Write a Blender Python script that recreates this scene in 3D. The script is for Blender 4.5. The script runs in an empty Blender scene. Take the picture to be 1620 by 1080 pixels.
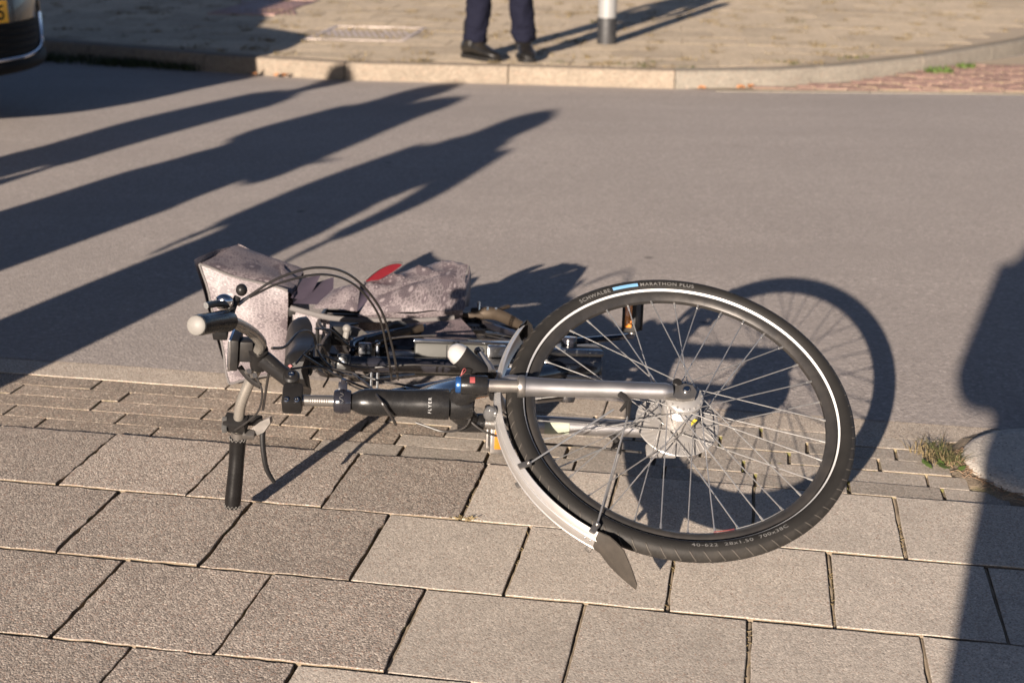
import bpy, bmesh, math, random
import numpy as np
from mathutils import Vector, Matrix, noise as mnoise

rnd = random.Random(7)
A = np.array
def nrm(v): v = A(v, float); return v / np.linalg.norm(v)

# ------------------------------------------------------------------ camera, sky, sun, exposure
scene = bpy.context.scene
col = scene.collection
W_PX, F_PX = 1620.0, 2200.0
PITCH, ROLL, CAM_H = 0.318871, 0.010656, 1.2707
def make_camera():
    cd = bpy.data.cameras.new('camera'); co = bpy.data.objects.new('camera', cd); col.objects.link(co)
    cp, sp, cr, sr = math.cos(PITCH), math.sin(PITCH), math.cos(ROLL), math.sin(ROLL)
    fw = Vector((0, cp, -sp)); up = Vector((0, sp, cp)); rt = Vector((1, 0, 0))
    r2 = cr * rt + sr * up; u2 = -sr * rt + cr * up
    m = Matrix.Identity(4)
    for i in range(3):
        m[i][0], m[i][1], m[i][2] = r2[i], u2[i], -fw[i]
    m[2][3] = CAM_H
    co.matrix_world = m
    cd.sensor_fit = 'HORIZONTAL'; cd.sensor_width = 36.0; cd.lens = 36.0 * F_PX / W_PX
    cd.clip_start = 0.05; cd.clip_end = 1500
    cd.dof.use_dof = True; cd.dof.focus_distance = 2.78; cd.dof.aperture_fstop = 4.5
    scene.camera = co
make_camera()
SUN_AZ, SUN_EL = math.radians(20.6), math.radians(14.3)     # azimuth: direction the light travels, from +Y towards +X
LD = A([math.sin(SUN_AZ) * math.cos(SUN_EL), math.cos(SUN_AZ) * math.cos(SUN_EL), -math.sin(SUN_EL)])
world = bpy.data.worlds.new('World'); scene.world = world; world.use_nodes = True
nt = world.node_tree; nt.nodes.clear()
sky = nt.nodes.new('ShaderNodeTexSky'); sky.sky_type = 'NISHITA'; sky.sun_disc = False
sky.sun_elevation = SUN_EL; sky.sun_rotation = math.atan2(-LD[0], -LD[1])
sky.air_density = 0.3; sky.dust_density = 0.3; sky.ozone_density = 0.0
bg = nt.nodes.new('ShaderNodeBackground'); bg.inputs[1].default_value = 0.05
wo = nt.nodes.new('ShaderNodeOutputWorld')
nt.links.new(sky.outputs[0], bg.inputs[0]); nt.links.new(bg.outputs[0], wo.inputs[0])
sd = bpy.data.lights.new('sun', 'SUN'); sd.energy = 5.0; sd.angle = math.radians(0.53); sd.color = (1.0, 0.86, 0.73)
so = bpy.data.objects.new('sun', sd); col.objects.link(so)
so.rotation_euler = Vector(LD.tolist()).to_track_quat('-Z', 'Y').to_euler(); so.location = (-8, -20, 12)
scene.view_settings.view_transform = 'Standard'; scene.view_settings.look = 'None'
scene.view_settings.exposure = 1.55; scene.view_settings.gamma = 1.0
scene.view_settings.use_curve_mapping = False

# ------------------------------------------------------------------ node helpers / materials
class NG:
    def __init__(s, name):
        s.m = bpy.data.materials.new(name); s.m.use_nodes = True
        s.t = s.m.node_tree; s.t.nodes.clear()
        s.out = s.t.nodes.new('ShaderNodeOutputMaterial'); s.b = s.t.nodes.new('ShaderNodeBsdfPrincipled')
        s.t.links.new(s.b.outputs[0], s.out.inputs[0])
    def n(s, typ, **k):
        nd = s.t.nodes.new('ShaderNode' + typ)
        for kk, v in k.items():
            if kk[0] == 'i' and kk[1:].isdigit(): s.set(nd.inputs[int(kk[1:])], v)
            elif kk.startswith('in_'): s.set(nd.inputs[kk[3:].replace('_', ' ')], v)
            else: setattr(nd, kk, v)
        return nd
    def set(s, inp, v):
        if isinstance(v, bpy.types.NodeSocket): s.t.links.new(v, inp)
        else: inp.default_value = v
    def math(s, op, a, b=0.0, clamp=False):
        nd = s.n('Math', operation=op, use_clamp=clamp); s.set(nd.inputs[0], a); s.set(nd.inputs[1], b); return nd.outputs[0]
    def coord(s, kind='Object'): return s.n('TexCoord').outputs[kind]
    def noise(s, vec, scale, detail=3, rough=0.55, dist=0.0, out=0):
        nd = s.n('TexNoise'); s.set(nd.inputs['Vector'], vec); nd.inputs['Scale'].default_value = scale
        nd.inputs['Detail'].default_value = detail; nd.inputs['Roughness'].default_value = rough; nd.inputs['Distortion'].default_value = dist
        return nd.outputs[out]
    def vor(s, vec, scale, feature='F1', out='Distance', rand=1.0, dim='3D'):
        nd = s.n('TexVoronoi', feature=feature, voronoi_dimensions=dim); s.set(nd.inputs['Vector'], vec)
        nd.inputs['Scale'].default_value = scale
        if 'Randomness' in nd.inputs: nd.inputs['Randomness'].default_value = rand
        return nd.outputs[out]
    def ramp(s, fac, stops, interp='LINEAR'):
        nd = s.n('ValToRGB'); s.set(nd.inputs[0], fac); e = nd.color_ramp.elements; nd.color_ramp.interpolation = interp
        while len(e) < len(stops): e.new(0.5)
        for el, (p, c) in zip(e, stops):
            el.position = p; el.color = (c, c, c, 1) if not hasattr(c, '__len__') else (*c, 1)
        return nd.outputs[0]
    def mix(s, fac, a, b, mode='MIX'):
        nd = s.n('Mix', data_type='RGBA', blend_type=mode)
        s.set(nd.inputs[0], fac)
        for inp, v in ((nd.inputs[6], a), (nd.inputs[7], b)):
            if hasattr(v, '__len__') and not isinstance(v, bpy.types.NodeSocket): v = (*v, 1) if len(v) == 3 else v
            s.set(inp, v)
        return nd.outputs[2]
    def bump(s, h, strength=0.5, dist=0.002, prev=None):
        nd = s.n('Bump'); nd.inputs['Strength'].default_value = strength; nd.inputs['Distance'].default_value = dist
        s.set(nd.inputs['Height'], h)
        if prev is not None: s.set(nd.inputs['Normal'], prev)
        return nd.outputs[0]
    def rnd(s): return s.n('ObjectInfo').outputs['Random']
    def fin(s, color=None, rough=None, metal=None, normal=None, **k):
        b = s.b
        if color is not None: s.set(b.inputs['Base Color'], (*color, 1) if hasattr(color, '__len__') and not isinstance(color, bpy.types.NodeSocket) and len(color) == 3 else color)
        if rough is not None: s.set(b.inputs['Roughness'], rough)
        if metal is not None: s.set(b.inputs['Metallic'], metal)
        if normal is not None: s.set(b.inputs['Normal'], normal)
        for kk, v in k.items(): s.set(b.inputs[kk.replace('_', ' ')], v)
        return s.m
M = {}
def simple(name, colr, rough=0.5, metal=0.0, var=0.12, scale=30, grime=0.0, bump=0.0, gcol=(0.16, 0.12, 0.08), **k):
    g = NG(name); v = g.coord()
    f = g.noise(v, scale, 4)
    c = g.mix(f, [x * (1 - var) for x in colr], [min(1, x * (1 + var)) for x in colr])
    r = g.math('ADD', g.math('MULTIPLY', f, 0.18), rough - 0.09, True)
    if grime:
        gm = g.ramp(g.noise(v, scale * 0.35, 6, 0.7), [(0.45, 0.0), (0.75, grime)])
        c = g.mix(gm, c, gcol); r = g.math('ADD', r, g.math('MULTIPLY', gm, 0.4), True)
    nrmal = g.bump(g.noise(v, scale * 6, 3), 0.25, bump) if bump else None
    M[name] = g.fin(c, r, metal, nrmal, **k); return M[name]

def concrete(name, base, dark, light, agg=170, speck=0.35, bumpd=0.0022, rnd_amt=0.25, warm=(1.0, 1.0, 1.0), moss=0.0, rough=0.9):
    g = NG(name); v = g.coord()
    info = g.n('ObjectInfo')
    off = g.n('VectorMath', operation='ADD'); g.set(off.inputs[0], v)
    sc = g.n('VectorMath', operation='SCALE'); g.set(sc.inputs[0], info.outputs['Location']); sc.inputs['Scale'].default_value = 3.7
    g.set(off.inputs[1], sc.outputs[0]); v = off.outputs[0]
    n1 = g.noise(v, 7, 5, 0.65); n2 = g.noise(v, agg * 0.55, 3, 0.7)
    vc = g.vor(v, agg, out='Color'); vd = g.vor(v, agg)
    sep = g.n('SeparateColor'); g.set(sep.inputs[0], vc)
    c = g.mix(g.ramp(n1, [(0.3, 0.0), (0.7, 1.0)]), dark, base)
    st = g.ramp(sep.outputs[0], [(0.0, 0.45), (0.35, 0.82), (0.7, 1.08), (0.93, 1.3), (1.0, 1.75)])
    stm = g.mix(speck, (1, 1, 1), st)
    c = g.mix(1.0, c, stm, 'MULTIPLY')
    # odd reddish / pale pebbles
    peb = g.ramp(sep.outputs[1], [(0.90, 0.0), (0.93, 1.0)])
    c = g.mix(g.math('MULTIPLY', peb, speck), c, light)
    red = g.ramp(sep.outputs[2], [(0.91, 0.0), (0.95, 1.0)])
    c = g.mix(g.math('MULTIPLY', red, speck * 0.8), c, (0.30, 0.19, 0.14))
    # fine dark pores
    por = g.ramp(g.vor(v, agg * 0.45), [(0.07, 1.0), (0.17, 0.0)])
    c = g.mix(g.math('MULTIPLY', por, 0.55), c, (0.06, 0.052, 0.045))
    pit = g.ramp(g.vor(v, agg * 0.2), [(0.07, 0.85), (0.14, 0.0)])
    c = g.mix(pit, c, (0.075, 0.065, 0.055))
    blot = g.ramp(g.noise(v, 26, 5, 0.7), [(0.45, 0.0), (0.75, 0.28)])
    c = g.mix(blot, c, [x * 0.6 for x in dark])
    gum = g.ramp(g.vor(v, 5.5), [(0.045, 0.35), (0.06, 0.0)])
    c = g.mix(gum, c, [x * 0.5 for x in dark])
    # stains
    st2 = g.ramp(g.noise(v, 3.1, 6, 0.7, 0.6), [(0.52, 0.0), (0.72, 0.38)])
    c = g.mix(st2, c, [x * 0.55 for x in dark])
    if moss:
        mm = g.ramp(g.noise(v, 16, 5, 0.7), [(0.6, 0.0), (0.74, moss)])
        c = g.mix(mm, c, (0.10, 0.105, 0.03))
    tone = g.math('ADD', g.math('MULTIPLY', info.outputs['Random'], rnd_amt), 1 - rnd_amt * 0.5)
    c = g.mix(1.0, c, g.n('CombineXYZ', i0=tone, i1=g.math('MULTIPLY', tone, 0.985), i2=g.math('MULTIPLY', tone, 0.965)).outputs[0], 'MULTIPLY')
    h = g.math('ADD', g.math('MULTIPLY', g.math('SUBTRACT', 0.5, vd), 0.9), g.math('MULTIPLY', n2, 0.8))
    nb = g.bump(h, 0.8, bumpd); nb = g.bump(n1, 0.25, 0.004, nb)
    M[name] = g.fin(c, rough, 0.0, nb)
    g.b.inputs['Specular IOR Level'].default_value = 0.3
concrete('slab_rough', (0.345, 0.298, 0.256), (0.295, 0.253, 0.218), (0.55, 0.49, 0.42), agg=300, speck=0.9, bumpd=0.0012, rnd_amt=0.26)
concrete('slab_smooth', (0.47, 0.42, 0.362), (0.41, 0.365, 0.315), (0.52, 0.47, 0.41), agg=330, speck=0.62, bumpd=0.0006, rnd_amt=0.2)
concrete('brick_rough', (0.29, 0.243, 0.198), (0.23, 0.192, 0.157), (0.55, 0.48, 0.40), agg=300, speck=0.9, bumpd=0.0012, rnd_amt=0.26)
concrete('brick_smooth', (0.36, 0.32, 0.275), (0.28, 0.25, 0.215), (0.5, 0.45, 0.4), agg=300, speck=0.5, bumpd=0.0008, rnd_amt=0.26, moss=0.2)
concrete('kerb_concrete', (0.43, 0.375, 0.315), (0.37, 0.32, 0.268), (0.56, 0.50, 0.43), agg=300, speck=0.6, bumpd=0.001, rnd_amt=0.16)
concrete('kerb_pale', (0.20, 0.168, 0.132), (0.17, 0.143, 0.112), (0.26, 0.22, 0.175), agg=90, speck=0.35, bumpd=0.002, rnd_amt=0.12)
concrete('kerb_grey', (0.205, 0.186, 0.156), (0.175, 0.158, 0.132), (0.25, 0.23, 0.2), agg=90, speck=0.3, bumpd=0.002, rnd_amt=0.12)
concrete('nose_concrete', (0.50, 0.46, 0.41), (0.43, 0.395, 0.35), (0.5, 0.46, 0.41), agg=200, speck=0.4, bumpd=0.0015, rnd_amt=0.0)
concrete('slab_far', (0.49, 0.405, 0.295), (0.39, 0.323, 0.237), (0.5, 0.42, 0.33), agg=60, speck=0.35, bumpd=0.0015, rnd_amt=0.26)
concrete('brick_red', (0.30, 0.195, 0.16), (0.24, 0.15, 0.125), (0.42, 0.34, 0.26), agg=80, speck=0.45, bumpd=0.003, rnd_amt=0.5, moss=0.15)

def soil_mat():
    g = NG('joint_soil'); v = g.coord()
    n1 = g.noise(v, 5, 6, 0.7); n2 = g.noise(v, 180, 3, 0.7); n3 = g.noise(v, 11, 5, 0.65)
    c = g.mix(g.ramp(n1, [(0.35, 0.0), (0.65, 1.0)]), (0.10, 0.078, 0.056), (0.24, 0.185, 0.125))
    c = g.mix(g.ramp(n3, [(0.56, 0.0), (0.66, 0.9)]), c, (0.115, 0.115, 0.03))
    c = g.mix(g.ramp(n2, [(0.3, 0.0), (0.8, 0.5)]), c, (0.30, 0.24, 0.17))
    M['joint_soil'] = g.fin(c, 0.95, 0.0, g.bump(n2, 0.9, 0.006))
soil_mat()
def asphalt_mat():
    g = NG('asphalt'); v = g.coord()
    vd = g.vor(v, 120); vc = g.vor(v, 120, out='Color'); sep = g.n('SeparateColor'); g.set(sep.inputs[0], vc)
    big = g.noise(v, 0.7, 5, 0.6); mid = g.noise(v, 6, 5, 0.7)
    c = g.mix(g.ramp(big, [(0.3, 0.0), (0.7, 1.0)]), (0.275, 0.243, 0.222), (0.315, 0.279, 0.255))
    c = g.mix(g.math('MULTIPLY', g.ramp(mid, [(0.3, 0.0), (0.75, 1.0)]), 0.35), c, (0.235, 0.207, 0.188))
    st = g.ramp(sep.outputs[0], [(0.0, 0.55), (0.5, 1.0), (0.9, 1.2), (1.0, 1.8)])
    c = g.mix(0.5, c, g.mix(1.0, c, st, 'MULTIPLY'))
    # sparse tar-dark spots and thin cracks
    sp = g.ramp(g.noise(v, 2.6, 6, 0.75, 0.8), [(0.66, 0.0), (0.74, 0.35)])
    c = g.mix(sp, c, (0.17, 0.15, 0.135))
    mp = g.n('Mapping'); g.set(mp.inputs['Vector'], v); mp.inputs['Rotation'].default_value = (0, 0, 0.173); mp.inputs['Scale'].default_value = (0.12, 1.3, 1.0)
    c = g.mix(g.ramp(g.noise(mp.outputs[0], 1.6, 4, 0.6), [(0.40, 0.0), (0.66, 0.5)]), c, (0.24, 0.212, 0.194))
    c = g.mix(g.ramp(g.vor(v, 2.3), [(0.018, 0.85), (0.05, 0.0)]), c, (0.10, 0.088, 0.08))
    c = g.mix(g.ramp(g.vor(v, 17), [(0.035, 0.55), (0.07, 0.0)]), c, (0.42, 0.39, 0.36))
    h = g.math('ADD', vd, g.math('MULTIPLY', g.noise(v, 60, 4, 0.7), 0.7))
    M['asphalt'] = g.fin(c, 0.88, 0.0, g.bump(h, 0.6, 0.0016))
    g.b.inputs['Specular IOR Level'].default_value = 0.35
asphalt_mat()
def ground_mat():
    g = NG('ground_far'); v = g.coord(); n1 = g.noise(v, 0.4, 6, 0.7)
    c = g.mix(g.ramp(n1, [(0.4, 0.0), (0.6, 1.0)]), (0.26, 0.22, 0.175), (0.13, 0.125, 0.06))
    M['ground_far'] = g.fin(c, 0.95)
ground_mat()

simple('black_gloss', (0.012, 0.012, 0.016), 0.16, 0.0, 0.2, 40, grime=0.02, Coat_Weight=0.6)
simple('black_satin', (0.011, 0.0105, 0.0105), 0.36, 0.0, 0.25, 60, grime=0.1, gcol=(.05, .04, .03), bump=0.0003, Specular_IOR_Level=0.22)
simple('black_plastic', (0.013, 0.0125, 0.0125), 0.46, 0.0, 0.2, 80, grime=0.2, gcol=(.05, .04, .03), bump=0.0003, Specular_IOR_Level=0.16)
simple('head_black', (0.010, 0.0098, 0.010), 0.26, 0.0, 0.3, 90, grime=0.12, gcol=(.05, .042, .035), bump=0.0005, Specular_IOR_Level=0.3)
simple('rubber', (0.04, 0.037, 0.035), 0.7, 0.0, 0.25, 60, grime=0.55, bump=0.0006, gcol=(0.14, 0.12, 0.10))
simple('flap_rubber', (0.04, 0.035, 0.03), 0.6, 0.0, 0.25, 40, grime=0.6, gcol=(0.075, 0.062, 0.05), Specular_IOR_Level=0.2)
simple('leather', (0.008, 0.0075, 0.0075), 0.27, 0.0, 0.3, 50, bump=0.0005, Specular_IOR_Level=0.22)
simple('silver_paint', (0.33, 0.32, 0.32), 0.40, 0.92, 0.08, 25, grime=0.2, gcol=(0.14, 0.12, 0.10))
simple('silver_dirty', (0.27, 0.255, 0.24), 0.30, 0.85, 0.1, 30, grime=0.4, gcol=(0.2, 0.16, 0.12))
simple('mudguard_silver', (0.56, 0.545, 0.53), 0.30, 0.75, 0.07, 14, grime=0.35, gcol=(0.24, 0.19, 0.14), Coat_Weight=0.25)
simple('alu_bar', (0.34, 0.315, 0.28), 0.25, 0.7, 0.12, 25, grime=0.3, gcol=(0.22, 0.18, 0.13))
simple('chrome', (0.6, 0.6, 0.61), 0.14, 1.0, 0.05, 30)
simple('spoke_steel', (0.5, 0.49, 0.475), 0.33, 0.85, 0.1, 60)
simple('hub_alu', (0.30, 0.29, 0.28), 0.33, 0.5, 0.12, 60, grime=0.45, gcol=(0.25, 0.21, 0.17))
simple('rim_dark', (0.05, 0.047, 0.045), 0.34, 0.55, 0.25, 35, grime=0.5, gcol=(0.085, 0.072, 0.06))
simple('stripe_white', (0.50, 0.50, 0.50), 0.4, 0.0, 0.05, 40, grime=0.12)
simple('letter_grey', (0.115, 0.112, 0.108), 0.6)
simple('letter_white', (0.26, 0.26, 0.26), 0.5)
simple('tyre_blue', (0.12, 0.26, 0.42), 0.5)
simple('knob_blue', (0.025, 0.085, 0.24), 0.25, 0.6)
simple('red_label', (0.22, 0.045, 0.045), 0.5)
simple('yellow_label', (0.4, 0.33, 0.03), 0.5)
simple('sticker_pale', (0.27, 0.285, 0.215), 0.5)
simple('lens_white', (0.3, 0.293, 0.283), 0.18, 0.0, 0.04, 50, Coat_Weight=0.5)
simple('lens_clear', (0.12, 0.12, 0.12), 0.08, 0.4, 0.3, 60)
simple('orange_reflector', (0.42, 0.13, 0.008), 0.25, 0.0, 0.25, 300, Coat_Weight=0.6)
simple('battery_grey', (0.06, 0.06, 0.055), 0.5, 0.0, 0.06, 20, grime=0.25, gcol=(0.04, 0.036, 0.03), Specular_IOR_Level=0.15)
simple('battery_top', (0.10, 0.103, 0.11), 0.14, 0.85, 0.05, 20, grime=0.2)
simple('motor_silver', (0.14, 0.143, 0.15), 0.25, 0.75, 0.06, 20, grime=0.2)
simple('brown_metal', (0.06, 0.046, 0.034), 0.45, 0.4, 0.3, 40, grime=0.6, gcol=(0.07, 0.054, 0.038), Specular_IOR_Level=0.2)
simple('cable_black', (0.02, 0.018, 0.017), 0.36, 0.0, 0.2, 80)
simple('lock_grey', (0.06, 0.062, 0.062), 0.35, 0.1, 0.15, 30, grime=0.3)
simple('bag_grey', (0.085, 0.078, 0.076), 0.75, 0.0, 0.12, 60, bump=0.0008)
simple('bag_red', (0.12, 0.002, 0.007), 0.6, 0.0, 0.15, 60)
simple('bag_lining', (0.03, 0.022, 0.035), 0.8)
simple('cap_white', (0.145, 0.137, 0.126), 0.55, 0.0, 0.12, 160, bump=0.0006)
simple('trouser_navy', (0.0055, 0.006, 0.014), 0.9, 0.0, 0.25, 60, bump=0.0006, Specular_IOR_Level=0.15)
simple('jacket_dark', (0.02, 0.02, 0.028), 0.85, 0.0, 0.2, 40)
simple('coat_blue', (0.05, 0.08, 0.16), 0.85); simple('coat_green', (0.08, 0.10, 0.06), 0.85); simple('coat_red', (0.25, 0.05, 0.05), 0.85)
simple('jeans', (0.06, 0.09, 0.16), 0.85)
simple('boot_black', (0.007, 0.0065, 0.006), 0.4, 0.0, 0.3, 40, grime=0.1, bump=0.001)
simple('skin', (0.55, 0.34, 0.25), 0.5); simple('hair', (0.08, 0.05, 0.03), 0.7)
simple('post_white', (0.2, 0.2, 0.197), 0.42, 0.0, 0.05, 12, grime=0.15)
simple('post_black', (0.014, 0.014, 0.015), 0.6, 0.0, 0.2, 25, grime=0.4, gcol=(0.035, 0.032, 0.03))
simple('car_paint', (0.022, 0.017, 0.013), 0.3, 0.3, 0.06, 10, Coat_Weight=0.35)
simple('car_black', (0.006, 0.006, 0.006), 0.7, Specular_IOR_Level=0.15); simple('car_glass', (0.02, 0.025, 0.03), 0.04)
simple('plate_yellow', (0.90, 0.44, 0.01), 0.45, 0.0, 0.05, 20)
simple('van_white', (0.72, 0.72, 0.70), 0.3, Coat_Weight=0.5)
simple('iron_rust', (0.31, 0.19, 0.165), 0.6, 0.35, 0.2, 12, grime=0.4)
simple('iron_pale', (0.52, 0.44, 0.39), 0.5, 0.3, 0.2, 12, grime=0.3)
simple('grass_green', (0.06, 0.066, 0.02), 0.7, 0.0, 0.5, 25); simple('grass_fresh', (0.062, 0.10, 0.018), 0.7, 0.0, 0.4, 25)
simple('grass_dry', (0.17, 0.128, 0.062), 0.85, 0.0, 0.35, 9); simple('grass_dark', (0.035, 0.045, 0.014), 0.85, 0.0, 0.4, 9)
simple('moss', (0.095, 0.09, 0.025), 0.9, 0.0, 0.4, 60, bump=0.003)
simple('leaf_brown', (0.36, 0.16, 0.065), 0.75, 0.0, 0.35, 40); simple('twig', (0.20, 0.13, 0.08), 0.85)
simple('sand', (0.30, 0.24, 0.17), 0.95, 0.0, 0.25, 30, bump=0.001)
def tyre_mat():
    g = NG('tyre_rubber'); uv = g.coord('UV'); v = g.coord()
    sx = g.n('SeparateXYZ'); g.set(sx.inputs[0], uv); u, w = sx.outputs[0], sx.outputs[1]      # u: metres along, w: 0..1 round the section
    # tread: slanted grooves over the outer part of the section
    ph = g.math('ADD', g.math('MULTIPLY', u, 36.0), g.math('MULTIPLY', g.math('ABSOLUTE', g.math('SUBTRACT', w, 0.5)), 3.2))
    fr = g.math('ABSOLUTE', g.math('SUBTRACT', g.math('FRACT', ph), 0.5))
    gro = g.ramp(fr, [(0.03, 1.0), (0.075, 0.0)])
    mask = g.ramp(g.math('ABSOLUTE', g.math('SUBTRACT', w, 0.5)), [(0.155, 1.0), (0.185, 0.0)])
    gro = g.math('MULTIPLY', gro, mask)
    rib = g.math('SINE', g.math('MULTIPLY', u, 1900.0))
    ribm = g.ramp(g.math('ABSOLUTE', g.math('SUBTRACT', w, 0.5)), [(0.19, 0.0), (0.2, 1.0), (0.27, 1.0), (0.28, 0.0)])
    n1 = g.noise(v, 26, 6, 0.7); n2 = g.noise(v, 300, 2)
    c = g.mix(n1, (0.010, 0.0095, 0.009), (0.02, 0.0185, 0.017))
    c = g.mix(g.math('MULTIPLY', mask, g.ramp(n1, [(0.35, 0.0), (0.7, 0.75)])), c, (0.036, 0.032, 0.028))
    c = g.mix(g.math('MULTIPLY', gro, 0.7), c, (0.085, 0.076, 0.066))
    h = g.math('SUBTRACT', g.math('MULTIPLY', n2, 0.2), gro)
    nb = g.bump(h, 0.7, 0.0025); nb = g.bump(g.math('MULTIPLY', rib, ribm), 0.2, 0.0005, nb)
    g.b.inputs['Specular IOR Level'].default_value = 0.2
    M['tyre_rubber'] = g.fin(c, g.math('ADD', 0.48, g.math('MULTIPLY', n1, 0.25)), 0.0, nb)
tyre_mat()
def floral_mat(name='bag_floral', k=1.0, base=(0.105, 0.087, 0.091), line=(0.205, 0.175, 0.179), petal=(0.064, 0.050, 0.056)):
    g = NG(name); uv = g.coord('UV')
    # scribble network
    d1 = g.vor(uv, 120, 'DISTANCE_TO_EDGE', 'Distance', dim='2D'); d2 = g.vor(uv, 75, 'DISTANCE_TO_EDGE', 'Distance', dim='2D')
    net = g.math('MAXIMUM', g.ramp(d1, [(0.05, 1.0), (0.14, 0.0)]), g.math('MULTIPLY', g.ramp(d2, [(0.02, 1.0), (0.07, 0.0)]), 0.9))
    dk = g.ramp(g.noise(uv, 24, 3, 0.6), [(0.42, 0.0), (0.62, 0.6)])
    c = g.mix(dk, base, [x * 0.62 for x in base]); c = g.mix(g.math('MULTIPLY', net, 0.85), c, line)
    # flowers: radial strokes round scattered centres
    for sc, rad, nstr, off in ((16.0, 0.40, 13.0, 0.0), (34.0, 0.30, 9.0, 3.3)):
        vv = g.n('VectorMath', operation='ADD'); g.set(vv.inputs[0], uv); vv.inputs[1].default_value = (off, off * 0.7, 0)
        vn = g.n('TexVoronoi', voronoi_dimensions='2D'); g.set(vn.inputs['Vector'], vv.outputs[0]); vn.inputs['Scale'].default_value = sc; vn.inputs['Randomness'].default_value = 0.85
        df = g.n('VectorMath', operation='SUBTRACT'); g.set(df.inputs[0], vv.outputs[0]); g.set(df.inputs[1], vn.outputs['Position'])
        sp = g.n('SeparateXYZ'); g.set(sp.inputs[0], df.outputs[0])
        ang = g.math('ARCTAN2', sp.outputs[1], sp.outputs[0])
        sc_ = g.n('SeparateColor'); g.set(sc_.inputs[0], vn.outputs['Color'])
        pick = g.ramp(sc_.outputs[0], [(0.58, 0.0), (0.59, 1.0)])
        dist = g.math('ADD', vn.outputs['Distance'], g.math('MULTIPLY', g.math('SINE', g.math('MULTIPLY', ang, 5.0)), 0.035))
        disc = g.math('MULTIPLY', g.ramp(dist, [(rad - 0.03, 1.0), (rad, 0.0)]), pick)
        stroke = g.math('ABSOLUTE', g.math('SINE', g.math('MULTIPLY', ang, nstr)))
        fl = g.mix(g.ramp(stroke, [(0.12, 1.0), (0.34, 0.0)]), petal, line)
        core = g.ramp(vn.outputs['Distance'], [(0.07, 1.0), (0.11, 0.0)])
        fl = g.mix(core, fl, line)
        c = g.mix(disc, c, fl)
    M[name] = g.fin(c, 0.55, 0.0, g.bump(g.noise(g.coord(), 60, 3), 0.25, 0.003))
floral_mat()

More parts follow.
